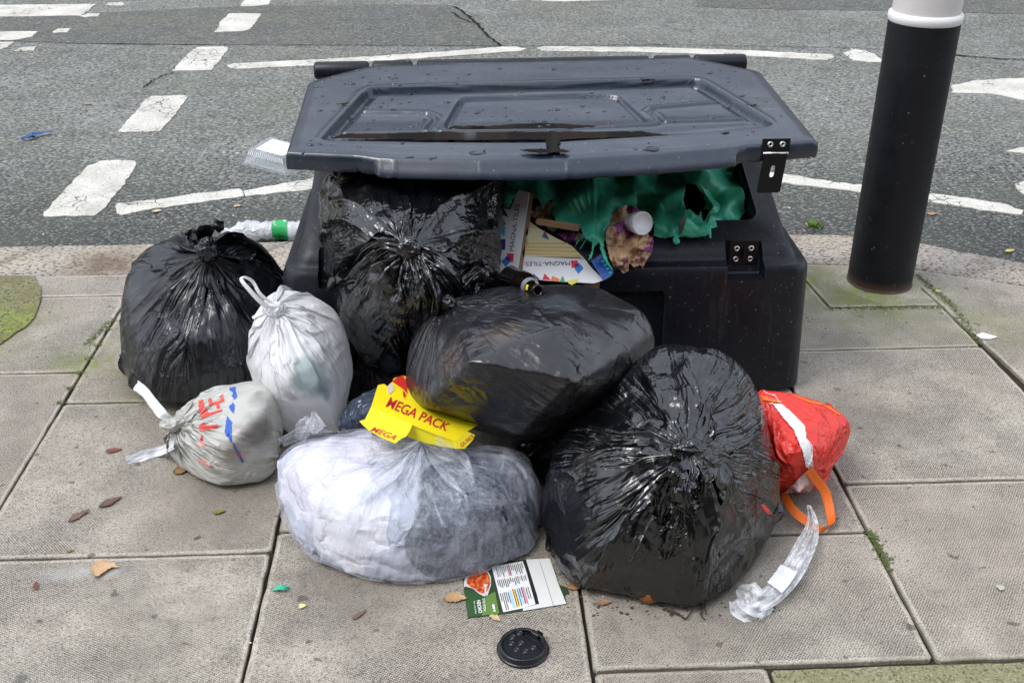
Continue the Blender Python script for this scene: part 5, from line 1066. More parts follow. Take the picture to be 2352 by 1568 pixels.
# torn green bags
MG = film_mat('green_film', (.10, .62, .41), rough=.22, crease=.0020, streak=.0, cscale=20, calm=.45, var=.2, transl=.3, trans=.05)
MGD = film_mat('green_film_deep', (.08, .56, .36), rough=.22, crease=.0020, streak=.0, cscale=16, calm=.45, var=.2, transl=.25)
def folds(cx, cy, k=9, amp=.018, seed=0, iso=.02):
    k *= .6; amp *= .34; iso *= .15
    def f(X, Y):
        a = np.arctan2(Y - cy, X - cx); r = np.hypot(X - cx, Y - cy)
        return amp * ridge(np.stack([a * k, r * .006, a * 0 + seed], -1), seed, 2) * np.clip(r / 60, .15, 1) * -1 + iso * fbm(np.stack([X / 60, Y / 40, X * 0 + seed], -1), seed + 4, 2)
    return f
GB = empty('green_bag', (.42, 2.5, .42), 'torn green plastic bag draped over the toy box and paper rubbish inside the bin', 'bin bag')
pg = zr([(262, 90), (235, 415), (260, 435), (300, 445), (312, 350), (372, 318), (372, 268), (470, 275), (500, 282), (500, 335), (548, 345), (592, 455), (640, 385), (692, 348), (665, 470), (700, 545), (690, 655), (735, 610), (770, 585), (880, 570), (935, 620), (955, 680), (1000, 720), (1050, 745), (1020, 850), (1005, 905), (1045, 890), (1060, 800), (1110, 745), (1140, 870), (1200, 960), (1235, 1040), (1240, 980), (1190, 880), (1160, 780), (1175, 690), (1200, 600), (1215, 480), (1290, 420), (1370, 395), (1460, 440), (1440, 250), (1300, 60)])
sheet('film', pg, zr([]) + [(*zr([(280, 100)])[0], 2.60), (*zr([(1300, 80)])[0], 2.60), (*zr([(800, 120)])[0], 2.62), (*zr([(260, 430)])[0], 2.40), (*zr([(600, 420)])[0], 2.42), (*zr([(900, 400)])[0], 2.40), (*zr([(700, 600)])[0], 2.36), (*zr([(1050, 740)])[0], 2.30), (*zr([(1200, 600)])[0], 2.33), (*zr([(1040, 880)])[0], 2.27), (*zr([(1220, 1000)])[0], 2.27), (*zr([(1400, 400)])[0], 2.44)],
      MG, GB, step=2.0, rag=2.2, fold=folds(*zr([(1080, 740)])[0], k=11, amp=.016, seed=3), seed=3)
sheet('strip', zr([(235, 420), (180, 520), (190, 570), (160, 600), (150, 640), (125, 668), (150, 655), (185, 610), (215, 560), (205, 510), (260, 440)]), [(*zr([(235, 430)])[0], 2.39), (*zr([(140, 650)])[0], 2.36)], MG, GB, step=1.8, rag=1.6, seed=8)
for pl in ([(955, 660), (900, 740), (880, 790), (850, 805), (895, 780), (920, 740), (975, 680)], [(985, 690), (940, 780), (890, 830), (950, 790), (1005, 715)]): sheet('strip', zr(pl), [(*zr([pl[0]])[0], 2.33), (*zr([pl[2]])[0], 2.29)], MG, GB, step=1.5, rag=1., seed=9)
GB2 = empty('green_bag', (.62, 2.5, .42), 'darker green bag torn open at a hole near the right end of the bin', 'bin bag')
pd = zr([(1100, 60), (1200, 500), (1330, 520), (1480, 560), (1600, 590), (1590, 690), (1700, 705), (1785, 690), (1775, 740), (1800, 765), (1850, 750), (1850, 695), (1960, 705), (2060, 690), (2110, 660), (2125, 735), (2145, 700), (2135, 610), (2350, 590), (2410, 500), (2447, 470), (2440, 290), (2345, 30), (2000, 60), (1500, 75)])
hole = zr([(1905, 215), (1960, 210), (1990, 225), (2010, 270), (2060, 320), (2090, 390), (2050, 440), (2010, 480), (1970, 450), (1900, 430), (1885, 340)]); hole2 = zr([(2050, 450), (2100, 445), (2120, 480), (2090, 550), (2060, 530)])
sheet('film', pd, [(*zr([(1150, 80)])[0], 2.66), (*zr([(2340, 50)])[0], 2.62), (*zr([(1700, 80)])[0], 2.68), (*zr([(1500, 350)])[0], 2.52), (*zr([(1750, 400)])[0], 2.47), (*zr([(1650, 640)])[0], 2.375), (*zr([(1820, 740)])[0], 2.335), (*zr([(2100, 690)])[0], 2.345), (*zr([(1850, 660)])[0], 2.36), (*zr([(2300, 560)])[0], 2.43), (*zr([(2430, 400)])[0], 2.49), (*zr([(2100, 300)])[0], 2.52), (*zr([(1300, 500)])[0], 2.47)],
      MGD, GB2, step=2.0, rag=1.8, jag=20., holes=(hole, hole2), fold=folds(*zr([(1830, 720)])[0], k=7, amp=.012, seed=11), seed=11)
sheet('film', zr([(1905, 490), (1850, 690), (1960, 700), (2080, 685), (2130, 640), (2150, 560), (2280, 330), (2330, 90), (2200, 120), (2095, 190), (2100, 260), (2010, 180), (2080, 300), (2140, 410), (2050, 560), (2000, 590)]), [(*zr([(1900, 600)])[0], 2.35), (*zr([(2100, 660)])[0], 2.345), (*zr([(2120, 440)])[0], 2.45), (*zr([(2300, 110)])[0], 2.60), (*zr([(2200, 300)])[0], 2.53)], MG, GB2, step=2.0, rag=1.6, jag=20., fold=folds(*zr([(2000, 680)])[0], k=7, amp=.012, seed=14), seed=14)
# something dark and brown inside the hole, and the packet in it
e = empty('packet', (*Q(*zr([(1900, 580)])[0], 2.36)[:2], .4), 'small clear packet wedged in the hole of the darker green bag', 'packet')
prism([Q(a, b, 2.352 + .03 * (b < 505)) for a, b in zr([(1850, 540), (1905, 490), (1955, 585), (1850, 665)])], (0, -.004, .001), 'wrap', plain('brown_packet', (.10, .075, .06), .3, var=.5), e)
# ---- toy box of pale card standing in the bin mouth
CARD = plain('white_card', (.82, .82, .84), .5, var=.04); BROWN = plain('brown_card', (.30, .18, .10), .8, var=.25); YEL = plain('pale_yellow_print', (.78, .68, .40), .5, var=.05); GOLD = plain('gold_print', (.70, .50, .14), .5); INK = plain('black_ink', (.012, .012, .015), .5)
C_ = {k: plain('print_' + k, v, .45) for k, v in dict(blue=(.03, .22, .62), sky=(.05, .45, .75), red=(.72, .03, .06), navy=(.05, .03, .20), green=(.05, .40, .12), orange=(.80, .22, .06), yellow=(.75, .70, .08), lime=(.45, .60, .25), maroon=(.30, .02, .14), violet=(.22, .05, .22)).items()}
TB = empty('toy_box', (.34, 2.36, .36), 'torn white toy box printed with coloured shapes, standing in the bin mouth', 'box')
def plane3(p0, p1, p2): n = np.cross(p1 - p0, p2 - p0); return p0, n / np.linalg.norm(n)
def facing(pl):
    o, n = pl; return (o, n if n @ (_c - o) > 0 else -n)
PA = facing(plane3(Q(1144, 637, 2.30), Q(1187, 636, 2.285), Q(1191, 438, 2.40)))
PB = facing(plane3(Q(1193, 630, 2.290), Q(1363, 650, 2.275), Q(1205, 588, 2.325)))
PC = facing(plane3(Q(1205, 588, 2.325), Q(1338, 590, 2.315), Q(1215, 506, 2.37)))
def on(pl, pts, lift=0.): return [PL(x, y, pl[0], pl[1]) + pl[1] * lift for x, y in pts]
def flat(name, pl, pts, mat, parent, lift=.0006, th=.0004): return prism(on(pl, pts, lift), pl[1] * th, name, mat, parent)
flat('end_panel', PA, zr([(190, 1060), (225, 430), (300, 440), (375, 262), (475, 285), (360, 1058)]), CARD, TB, 0, .003)
flat('torn_edge', PA, zr([(475, 285), (500, 290), (470, 560), (430, 640), (440, 720), (400, 830), (415, 880), (395, 1050), (362, 1056)]), BROWN, TB, -.004, .003)
flat('flap', PC, zr([(470, 540), (560, 610), (700, 690), (860, 770), (962, 872), (430, 866), (440, 700), (462, 660)]), YEL, TB, 0, .003)
for k in range(4): flat('print', PC, zr([(440 - k * 3, 742 + k * 30), (820 + k * 40, 742 + k * 30 + k * 6), (830 + k * 40, 758 + k * 30 + k * 6), (438 - k * 3, 757 + k * 30)]), GOLD, TB)
flat('side_panel', PB, zr([(430, 866), (962, 872), (1055, 985), (1152, 1080), (1065, 1112), (600, 1085), (385, 1042), (388, 1000)]), CARD, TB, 0, .003)
flat('lower_flap', facing(plane3(Q(1340, 658, 2.285), Q(1378, 648, 2.28), Q(1372, 690, 2.29))), zr([(940, 1115), (1120, 1098), (1100, 1190), (1010, 1145)]), BROWN, TB, 0, .003)
flat('crease', PB, zr([(455, 860), (470, 850), (1160, 1085), (1120, 1080), (960, 900)])[:3], plain('tape_glint', (.8, .8, .8), .3), TB, .0008) if False else None
def tri(pl, pts, col): return flat('shape', pl, zr(pts), C_[col], TB)
for pts, col in (([(238, 425), (285, 510), (230, 490)], 'navy'), ([(232, 525), (262, 570), (225, 610)], 'green'), ([(226, 610), (255, 590), (248, 685), (222, 665)], 'sky'), ([(216, 712), (257, 710), (254, 805), (210, 810)], 'navy'), ([(208, 825), (222, 835), (205, 870)], 'orange'), ([(272, 838), (333, 842), (325, 922), (264, 905)], 'red'),
                 ([(220, 910), (270, 862), (303, 915), (258, 963)], 'blue'), ([(203, 960), (218, 985), (200, 1020)], 'yellow'), ([(222, 1000), (268, 1045), (206, 1058)], 'sky'), ([(200, 1000), (222, 1000), (208, 1040)], 'lime'), ([(250, 1052), (328, 1040), (326, 1056)], 'navy')): tri(PA, pts, col)
flat('shape', PA, zr([(264, 868), (300, 872), (300, 912), (262, 903)]), C_['navy'], TB, .0012)
for pts, col in (([(852, 905), (915, 905), (920, 960), (862, 975)], 'red'), ([(885, 980), (928, 925), (968, 975), (922, 1028)], 'blue'), ([(415, 1030), (430, 1025), (440, 1045), (415, 1045)], 'orange'), ([(445, 1015), (505, 1050), (502, 1070), (450, 1058)], 'lime'), ([(508, 1022), (570, 1075), (515, 1070)], 'navy'),
                 ([(612, 1022), (672, 1082), (592, 1082)], 'red'), ([(680, 1045), (752, 1075), (740, 1098), (672, 1090)], 'orange'), ([(778, 1042), (802, 1105), (748, 1098)], 'green'), ([(820, 1088), (928, 1070), (905, 1105), (860, 1128), (830, 1112)], 'yellow')): tri(PB, pts, col)
flat('shape', PB, zr([(888, 940), (922, 930), (925, 960), (888, 972)]), C_['navy'], TB, .0012)
tri(PC, [(612, 620), (655, 716), (600, 690)], 'maroon'); tri(PC, [(582, 690), (608, 648), (650, 716)], 'sky')
txt('lettering', 'MAGNA-TILES', on(PA, zr([(330, 822), (388, 395), (345, 388), (292, 815)]), .0009), INK, TB, (0, 0, 0), bold=.0)
txt('lettering', 'MAGNA-TILES', on(PB, zr([(845, 912), (440, 918), (440, 955), (845, 950)]), .0009), INK, TB, (0, 0, 0), bold=.0)
# blue packet behind the box corner
e = empty('packet', (*Q(1380, 610, 2.30)[:2], .38), 'bright blue printed packet poking out between the toy box and the paper bag', 'packet')
PD = facing(plane3(Q(1358, 597, 2.29), Q(1385, 642, 2.272), Q(1410, 626, 2.29)))
flat('wrap', PD, zr([(1040, 905), (1130, 845), (1200, 930), (1245, 1012), (1215, 1050), (1152, 1085)]), plain('blue_pack', (.02, .10, .42), .25, var=.2), e, 0, .003)
for k in range(4): flat('print', PD, zr([(1125 + k * 22, 905 + k * 34), (1150 + k * 22, 895 + k * 34), (1162 + k * 22, 915 + k * 34), (1135 + k * 22, 927 + k * 34)]), C_['sky'], e)
# brown paper bag with purple print
t = NT('kraft_paper'); p = t.pos(); n = t.noise(p, 30, 4); c = t.mix(n, (.42, .25, .14), (.60, .40, .25)); w = t.mix(.04, p, t.noise(p, 22, 2, col=True), 'ADD')
c = t.mix(t.ramp(t.noise(w, 13, 1), [(.545, 0.), (.555, 1.)]), c, (.24, .05, .20)); t.P(Base_Color=c, Roughness=.75)
t.l.new(t.bump(t.math('ABSOLUTE', t.math('SUBTRACT', t.noise(w, 28, 3), .5)), .02, .8), t.b.inputs['Normal']); M_KR = t.m
PBG = empty('paper_bag', (.5, 2.3, .36), 'crumpled brown paper bag with purple print hanging over the bin edge around a white cup', 'paper bag')
sheet('paper', zr([(1215, 480), (1290, 418), (1340, 400), (1420, 400), (1490, 450), (1480, 560), (1540, 650), (1600, 690), (1612, 740), (1590, 840), (1540, 915), (1505, 998), (1490, 950), (1430, 980), (1385, 930), (1380, 1000), (1325, 1025), (1290, 990), (1240, 970), (1200, 880), (1175, 760), (1175, 650)]),
      [(*zr([(1260, 450)])[0], 2.39), (*zr([(1440, 440)])[0], 2.41), (*zr([(1250, 650)])[0], 2.285), (*zr([(1300, 900)])[0], 2.265), (*zr([(1450, 800)])[0], 2.29), (*zr([(1580, 750)])[0], 2.31), (*zr([(1490, 960)])[0], 2.285), (*zr([(1330, 1010)])[0], 2.27), (*zr([(1420, 600)])[0], 2.35)], M_KR, PBG, step=1.8, rag=1.3, jag=26.,
      fold=lambda X, Y: .022 * ridge(np.stack([X / 34, Y / 40, X * 0 + 5], -1), 5, 3) + .006 * ridge(np.stack([X / 11, Y / 13, X * 0], -1), 8, 2), seed=21)
sheet('paper', zr([(470, 470), (560, 400), (660, 365), (700, 380), (690, 480), (700, 650), (860, 640), (940, 640), (985, 700), (900, 790), (840, 780), (760, 700), (620, 620), (520, 560)]), [(*zr([(500, 500)])[0], 2.42), (*zr([(680, 400)])[0], 2.44), (*zr([(800, 700)])[0], 2.36), (*zr([(960, 700)])[0], 2.36)], M_KR, PBG, step=2., rag=1.5, fold=lambda X, Y: .02 * ridge(np.stack([X / 20, Y / 22, X * 0 + 9], -1), 9, 3), seed=23)
e = empty('stirring_stick', (*Q(*zr([(620, 555)])[0], 2.35)[:2], .42), 'flat pale wooden stick with rounded end beside the toy box', 'wooden stick')
a, b = Q(*zr([(565, 552)])[0], 2.345), Q(*zr([(930, 612)])[0], 2.345); ax = (b - a) / np.linalg.norm(b - a); pw_ = np.array([0, -.25, .97]); pw_ = pw_ - ax * (pw_ @ ax); pw_ /= np.linalg.norm(pw_)
pl = [b + pw_ * .009, b - pw_ * .009] + [a + (-ax * math.sin(t_) - pw_ * math.cos(t_)) * .009 for t_ in np.linspace(0, math.pi, 9)]; prism(pl, np.cross(ax, pw_) * .002, 'blade', plain('wood', (.52, .33, .18), .6, var=.15), e)
e = empty('cup', (*Q(*zr([(1480, 575)])[0], 2.30)[:2], .42), 'small white plastic cup with rim and lid, nested in the brown paper bag', 'cup')
ca, cb = Q(*zr([(1440, 560)])[0], 2.335), Q(*zr([(1540, 585)])[0], 2.295); ax = cb - ca + np.array([0.004, -.010, .008]); ax /= np.linalg.norm(ax); fr = frame_at(ca - ax * .015, ax)
M_CUP = plain('white_plastic', (.78, .78, .80), .3); k_ = .0255
lathe('body', [(0, 0), (k_ * .82, 0), (k_ * .84, .004), (k_ * .97, .030), (k_ * 1.05, .032), (k_ * 1.05, .035), (k_ * .99, .036)], 48, M_CUP, e, fr)
lathe('lid', [(k_ * 1.03, .036), (k_ * 1.06, .038), (k_ * 1.06, .046), (k_ * 1.0, .0475), (k_ * .97, .046), (k_ * .86, .0475), (k_ * .84, .0455), (0, .0455)], 48, M_CUP, e, fr)
# beer bottle
nb_d = lambda q: float((q - _c) @ _f)
e = empty('beer_bottle', (*Q(1200, 655, 2.22)[:2], .33), 'dark brown glass beer bottle lying on its side, open neck pointing at the viewer', 'bottle')
nb = hit(b4, 1236, 668, .030, 2.2); bb = S(1178, 640, nb_d(nb) + .15); ax = nb - bb; Lb = np.linalg.norm(ax); ax /= Lb; L_ = .215 * .86; st = nb - ax * L_; fr = frame_at(st, ax) @ Matrix.Scale(.86, 4)
M_BOT = NT('brown_glass'); M_BOT.P(Base_Color=(.004, .003, .003), Roughness=.05, Specular_IOR_Level=.5)
lathe('glass', [(0, .01), (.025, .004), (.031, .010), (.031, .12), (.029, .138), (.021, .160), (.0155, .178), (.0138, .200), (.0140, .203), (.0152, .205), (.0152, .212), (.0142, .2155), (.0100, .2155), (.0095, .20), (.0095, .17)], 48, M_BOT.m, e, fr)
lathe('neck_label', [(.0236, .1565), (.0186, .1700)], 48, plain('grey_label', (.16, .16, .18), .35), e, fr)
for ph, z0, z1_ in ((math.radians(20), .172, .186), (math.radians(140), .174, .184), (math.radians(-60), .173, .186)):
    v, f = [], []
    for i in range(7):
        for j, z in enumerate((z0, z1_)):
            r = np.interp(z, [.160, .178, .200], [.0216, .0160, .0143]) ; a = ph + i * .13; v.append((r * math.cos(a), r * math.sin(a), z))
    f = [(2 * i, 2 * i + 2, 2 * i + 3, 2 * i + 1) for i in range(6)]; me = mesh_pd('label_patch', v, f); me.transform(fr); link('label_patch', me, plain('yellow_label', (.80, .62, .02), .4), e)

# ================================================================ YELLOW BOX
YB = empty('cardboard_box', (*S(960, 960, 2.13)[:2], .2), 'torn bright yellow box with red lettering, wedged under the see-through bag', 'box')
M_YEL = plain('yellow_card', (.86, .70, .012), .42, var=.05, bump=.0006, bscale=60); M_REDI = plain('red_ink', (.52, .02, .03), .5); M_REDC = plain('red_card', (.60, .03, .02), .45)
zy = lambda l: [(888.9 + .28346 * a, 607.4 + .28346 * b) for a, b in l]
z9 = lambda l: [(607.5 + .28346 * a, 948.2 + .28346 * b) for a, b in l]
TA = facing(plane3(S(852, 935, 2.17), S(1045, 1012, 2.125), S(900, 885, 2.26)))
TB2 = facing(plane3(S(852, 935, 2.17), S(1045, 1012, 2.125), S(940, 1012, 2.165)))
TC = facing(plane3(S(852, 935, 2.17), S(945, 972, 2.148), S(860, 1000, 2.11)))
cr = [(852, 935), (900, 955), (950, 976), (1000, 996), (1045, 1012)]
flat('top_panel', TA, [(868, 884), (882, 881), (893, 889), (905, 868), (925, 862), (960, 872), (1120, 940), (1112, 965), (1072, 991)] + cr[::-1], M_YEL, YB, 0, .002)
flat('front_panel', TB2, cr + [(1047, 1030), (1010, 1024), (970, 1016), (933, 1001), (925, 990)], plain('yellow_card_side', (.84, .72, .012), .5, var=.05), YB, 0, .002)
flat('end_panel', facing(plane3(S(1045, 1012, 2.125), S(1047, 1030, 2.12), S(1091, 998, 2.15))), [(1046, 1012), (1072, 990), (1091, 998), (1086, 1010), (1077, 1020), (1067, 1030), (1047, 1030)], M_YEL, YB, 0, .002)
flat('torn_flap', TC, [(852, 935), (900, 955), (948, 975), (940, 992), (932, 1003), (922, 1007), (908, 1018), (880, 1006), (848, 988), (836, 978), (826, 967), (838, 964), (846, 948)], M_YEL, YB, .001, .002)
flat('red_corner', TA, [(900, 876), (912, 867), (925, 862), (934, 880), (936, 905), (925, 893)], M_REDC, YB, .001, .0006)
flat('torn_spot', TA, [(889, 889), (897, 880), (903, 886), (906, 896), (900, 901), (894, 906), (890, 899)], plain('torn_card', (.62, .52, .45), .8), YB, .0012, .0006)
txt('lettering', 'MEGA PACK', on(TA, [(885, 934), (1024, 991), (1036, 974), (897, 912)], .001), M_REDI, YB, (0, 0, 0), bold=.014)
txt('lettering', 'MEGA', on(TC, [(850, 990), (904, 1012), (919, 1003), (861, 981)], .0016), M_REDI, YB, (0, 0, 0), bold=.014)
txt('lettering', 'GA PACK', on(facing(plane3(S(1045, 1012, 2.125), S(1047, 1030, 2.12), S(1091, 998, 2.15))), [(1060, 1028), (1089, 1003), (1085, 995), (1056, 1019)], .001), M_REDI, YB, (0, 0, 0), bold=.01)
for l in ([(925, 897), (931, 903), (934, 912), (929, 908), (932, 917), (926, 911)],): flat('print', TA, l, M_REDI, YB, .001)

# ================================================================ LITTER ON THE SLABS
def gp(name, pts, z, mat, parent, th=.0006): return prism([P(x, y, z) for x, y in pts], (0, 0, th), name, mat, parent)
z8 = lambda l: [(1037 + .189 * a, 1259.4 + .189 * b) for a, b in l]
RM = empty('meal_sleeve', (*P(1180, 1350)[:2], 0), 'flattened cardboard ready meal sleeve with food photo, partly under the clothes bag', 'food packaging')
gp('card', z8([(130, 340), (200, 840), (580, 795), (870, 752), (1245, 690), (1398, 665), (1372, 560), (1430, 545), (1405, 470), (1300, 430), (1195, 115), (905, 128), (480, 180)]), .0032, plain('sleeve_green', (.035, .055, .028), .35, var=.2), RM, .0026)
gp('front_print', z8([(150, 495), (208, 832), (582, 785), (540, 600), (430, 560)]), .0038, plain('sleeve_mid_green', (.03, .085, .025), .35, var=.25), RM)
gp('front_print', z8([(370, 812), (582, 785), (530, 520), (430, 570), (385, 640)]), .0042, plain('sleeve_light_green', (.12, .22, .05), .35, var=.2), RM)
gp('plate_print', z8([(150, 470), (170, 455), (260, 480), (330, 540), (400, 578), (440, 560), (480, 440), (480, 350), (455, 290), (420, 260), (300, 260), (200, 300), (150, 400)]), .0044, plain('plate_print', (.62, .6, .6), .4), RM)
t = NT('pasta_print'); p = t.pos(); w = t.mix(.02, p, t.noise(p, 60, 2, col=True), 'ADD'); c = t.ramp(t.noise(w, 120, 4, .7), [(.35, (.18, .02, .01)), (.5, (.58, .07, .015)), (.62, (.72, .28, .08)), (.7, (.25, .05, .02))]); t.P(Base_Color=c, Roughness=.35)
gp('pasta_print', z8([(188, 420), (215, 450), (270, 480), (340, 530), (400, 545), (445, 500), (470, 420), (462, 340), (430, 280), (330, 272), (230, 310), (190, 370)]), .0049, t.m, RM)
gp('fork_print', z8([(385, 430), (440, 430), (432, 460), (425, 470), (412, 568), (398, 568), (405, 468)]), .0054, plain('fork_print', (.6, .6, .62), .3), RM)
gp('info_panel', z8([(488, 218), (865, 150), (930, 330), (1022, 672), (868, 720), (630, 768)]), .0040, plain('sleeve_white', (.74, .74, .74), .4, var=.04), RM)
gp('white_flap', z8([(905, 130), (1195, 116), (1300, 430), (1395, 665), (1245, 690), (868, 752), (868, 722), (1065, 668), (1040, 560)]), .0046, plain('sleeve_back', (.66, .66, .64), .55, var=.06), RM, .001)
gp('crease', z8([(1068, 150), (1075, 150), (1242, 684), (1234, 686)]), .0052, plain('crease_grey', (.35, .35, .34), .7), RM)
gp('black_band', z8([(868, 130), (905, 130), (1065, 665), (1022, 672)]), .0048, INK, RM)
uq = lambda u, v: tuple((1 - u) * (1 - v) * np.array([488, 218]) + u * (1 - v) * np.array([865, 150]) + u * v * np.array([1022, 672]) + (1 - u) * v * np.array([630, 768]))
def cell(u0, u1, v0, v1, m, z=.0045, nm='print'): gp(nm, z8([uq(u0, v0), uq(u1, v0), uq(u1, v1), uq(u0, v1)]), z, m, RM)
MG_ = plain('grey_ink', (.25, .25, .26), .5); MPK = plain('pink_ink', (.75, .30, .42), .5); MYL = plain('amber_ink', (.80, .50, .08), .5); MLB = plain('pale_blue_ink', (.35, .60, .72), .5)
cell(.43, .52, .56, .97, MYL); cell(.58, .68, .56, .93, MLB); cell(.70, .79, .56, .93, MPK); cell(.31, .40, .58, .97, MLB); cell(.50, .55, .03, .27, MPK)
rr = random.Random(5)
for v0, v1, us in ((.02, .27, np.arange(.12, .97, .058)), (.30, .50, np.arange(.06, .97, .058)), (.58, .97, np.arange(.04, .30, .06)), (.56, .97, np.arange(.44, .97, .068))):
    for u in us:
        a = v0 + rr.uniform(0, .03); b = v0 + (v1 - v0) * rr.uniform(.45, 1); cell(u, u + .018, a, b, INK if rr.random() < .8 else MG_, .0051)
txt('lettering', 'CHICKEN', [P(x, y, .0056) for x, y in z8([(375, 778), (350, 620), (305, 628), (330, 782)])], plain('white_ink', (.8, .8, .8), .4), RM, (0, 0, 0), bold=.03)
txt('lettering', 'TAGLIATELLE', [P(x, y, .0056) for x, y in z8([(425, 768), (402, 598), (372, 604), (392, 774)])], bpy.data.materials['white_ink'], RM, (0, 0, 0), bold=.01)
txt('lettering', 'Meal for one', [P(x, y, .0056) for x, y in z8([(306, 782), (282, 632), (262, 634), (286, 785)])], bpy.data.materials['white_ink'], RM, (0, 0, 0))
gp('print', z8([(538, 758), (534, 736), (508, 740), (512, 762)]), .0052, bpy.data.materials['white_ink'], RM); gp('print', z8([(531, 728), (520, 672), (494, 676), (505, 732)]), .0052, bpy.data.materials['white_ink'], RM)
# coffee cup lid
cp = P(1201, 1493, 0); CL = empty('coffee_lid', (cp[0], cp[1], 0), 'black plastic coffee cup lid lying on the front slab', 'cup lid')
M_CL = plain('black_lid_plastic', (.008, .009, .012), .24, bump=.0004, bscale=400); fr = Matrix.Translation((cp[0], cp[1], 0)) @ Matrix.Rotation(.0, 4, 'X')
lathe('rim', [(.0440, .0), (.0462, .001), (.0465, .004), (.0452, .0062), (.0440, .0065), (.0432, .0082), (.0424, .0125), (.0415, .0150), (.0404, .0160), (.0372, .0162), (.0360, .0155), (.0352, .0128)], 96, M_CL, CL, fr)
# deck, raised on the left and sloping to the sip notch
v, f = [], []; nR, nA = 40, 120
for i in range(nR + 1):
    for k in range(nA):
        r = .0353 * i / nR; a = 2 * math.pi * k / nA; x, y = r * math.cos(a), r * math.sin(a); d = (x * .80 + y * .60)
        z = .0128 - .0045 * float(smooth(np.array(d), .0165, .0195)); v.append((cp[0] + x, cp[1] + y, z))
f = [(i * nA + k, i * nA + (k + 1) % nA, (i + 1) * nA + (k + 1) % nA, (i + 1) * nA + k) for i in range(nR) for k in range(nA)]; link('deck', mesh_pd('deck', v, f), M_CL, CL)
rme = None
for (x_, y_) in ((826, 1026), (742, 1078), (730, 1155), (845, 1150), (790, 1230), (900, 1248), (995, 1205)):
    q = P(1037 + .189 * x_, 1259.4 + .189 * y_, .0135)
    if rme is None:
        o = lathe('dimple_ring', [(.0068, -.0008), (.0064, .0010), (.0054, .0024), (.0045, .0012), (.0038, -.0002), (.0026, .0012), (0, .0022)], 28, M_CL, CL); rme = o.data
    else: o = link('dimple_ring', rme, None, CL)
    o.location = (q[0], q[1], .0130)
q = P(1037 + .189 * 1020, 1259.4 + .189 * 1040, .012); bm = bmesh.new(); add_box(bm, -.0085, .0085, -.0045, .0045, -.0045, .0045, .0018); o = link('sip_tab', mesh_bm('sip_tab', bm), M_CL, CL); o.location = (q[0], q[1], .0125); o.rotation_euler = (0, .1, -.75)
q = P(1037 + .189 * 1070, 1259.4 + .189 * 1020, .016); bm = bmesh.new(); add_box(bm, -.006, .006, -.0035, .0035, -.003, .0006, .0005); o = link('sip_hole', mesh_bm('sip_hole', bm), M_HOLE, CL, False); o.location = (q[0], q[1], .0160); o.rotation_euler = (0, 0, -.75)
# clear wrapper with a white label
CW = empty('plastic_wrapper', (*P(1800, 1300)[:2], 0), 'crumpled clear plastic wrapper with white label, trailing from the red bag', 'wrapper')
M_CLR = film_mat('clear_wrap', (.80, .81, .84), rough=.15, crease=.003, streak=0, cscale=40, calm=.35, spec=.7, trans=(.55, .12, 40, .42, .6), var=.08)
wp = [(1857, 1160, .03), (1866, 1205, .03), (1850, 1255, .022), (1822, 1310, .020), (1790, 1350, .018), (1755, 1383, .016), (1735, 1400, .016)]
ribbon('wrap', [P(*q) for q in wp], [.008, .024, .040, .046, .044, .036, .026], M_CLR, CW, side=(1, .5, 0), ruffle=.012, freq=3.2, seed=101, n=170, m=50)
ribbon('wrap_end', [P(1768, 1372, .02), P(1735, 1385, .028), P(1715, 1362, .03), P(1692, 1352, .02)], [.03, .055, .05, .012], M_CLR, CW, side=(.3, 1, .3), ruffle=.014, freq=3., seed=103, n=90, m=40)
ribbon('wrap_end', [P(1765, 1380, .015), P(1730, 1402, .012), P(1700, 1395, .012), P(1688, 1375, .014)], [.03, .045, .04, .02], M_CLR, CW, side=(.2, 1, .2), ruffle=.012, freq=3., seed=104, n=80, m=36)
ribbon('label_patch', [P(1812, 1305, .034), P(1797, 1328, .033), P(1778, 1350, .030)], [.034, .034, .032], plain('paper_label', (.70, .71, .76), .45, var=.08), CW, side=(1, .45, 0), ruffle=.003, freq=1.5, seed=105, n=30, m=12)
gp('red_bit', [(1770, 1322), (1784, 1312), (1788, 1318), (1776, 1330)], .034, plain('red_brown', (.35, .05, .03), .5), CW)
for k in range(5): gp('print', [(1789 + k * 4 - 8, 1338 - k * 7 + 4), (1800 + k * 4 - 8, 1342 - k * 7 + 4), (1799 + k * 4 - 8, 1345 - k * 7 + 4), (1788 + k * 4 - 8, 1341 - k * 7 + 4)], .0365, plain('blue_ink', (.15, .15, .4), .5), CW) if False else None
# crushed bottle in the gutter
CB = empty('crushed_bottle', (*P(600, 535, RZ)[:2], RZ), 'crushed clear plastic bottle with green label in the gutter behind the left bag', 'bottle')
ca, cb = P(508, 536, RZ + .03), P(700, 532, RZ + .03); ax = (cb - ca); L = np.linalg.norm(ax); fr = frame_at(ca, ax); prof = [(.002, 0), (.012, .002), (.013, .02), (.011, .026), (.022, .05)] + [(.031 * (1 + .04 * math.sin(k * 1.9)), .05 + (L - .06) * k / 24) for k in range(1, 25)] + [(.02, L), (0, L)]
def crush(o, s, a=.012):
    n = len(o.data.vertices); co = np.empty(n * 3, np.float32); o.data.vertices.foreach_get('co', co); co = co.reshape(-1, 3); dd = ridge(co * 22 + s, 3, 3)[:, None] * np.array([0, .5, 1.]) * a; co = co + dd; co[:, 2] = np.maximum(co[:, 2], RZ + .003); o.data.vertices.foreach_set('co', co.astype(np.float32).ravel()); o.data.update()
crush(lathe('bottle', prof, 60, film_mat('clear_bottle', (.74, .76, .79), rough=.12, crease=.004, streak=0, cscale=40, spec=.7, trans=.35, var=.1), CB, fr), 1)
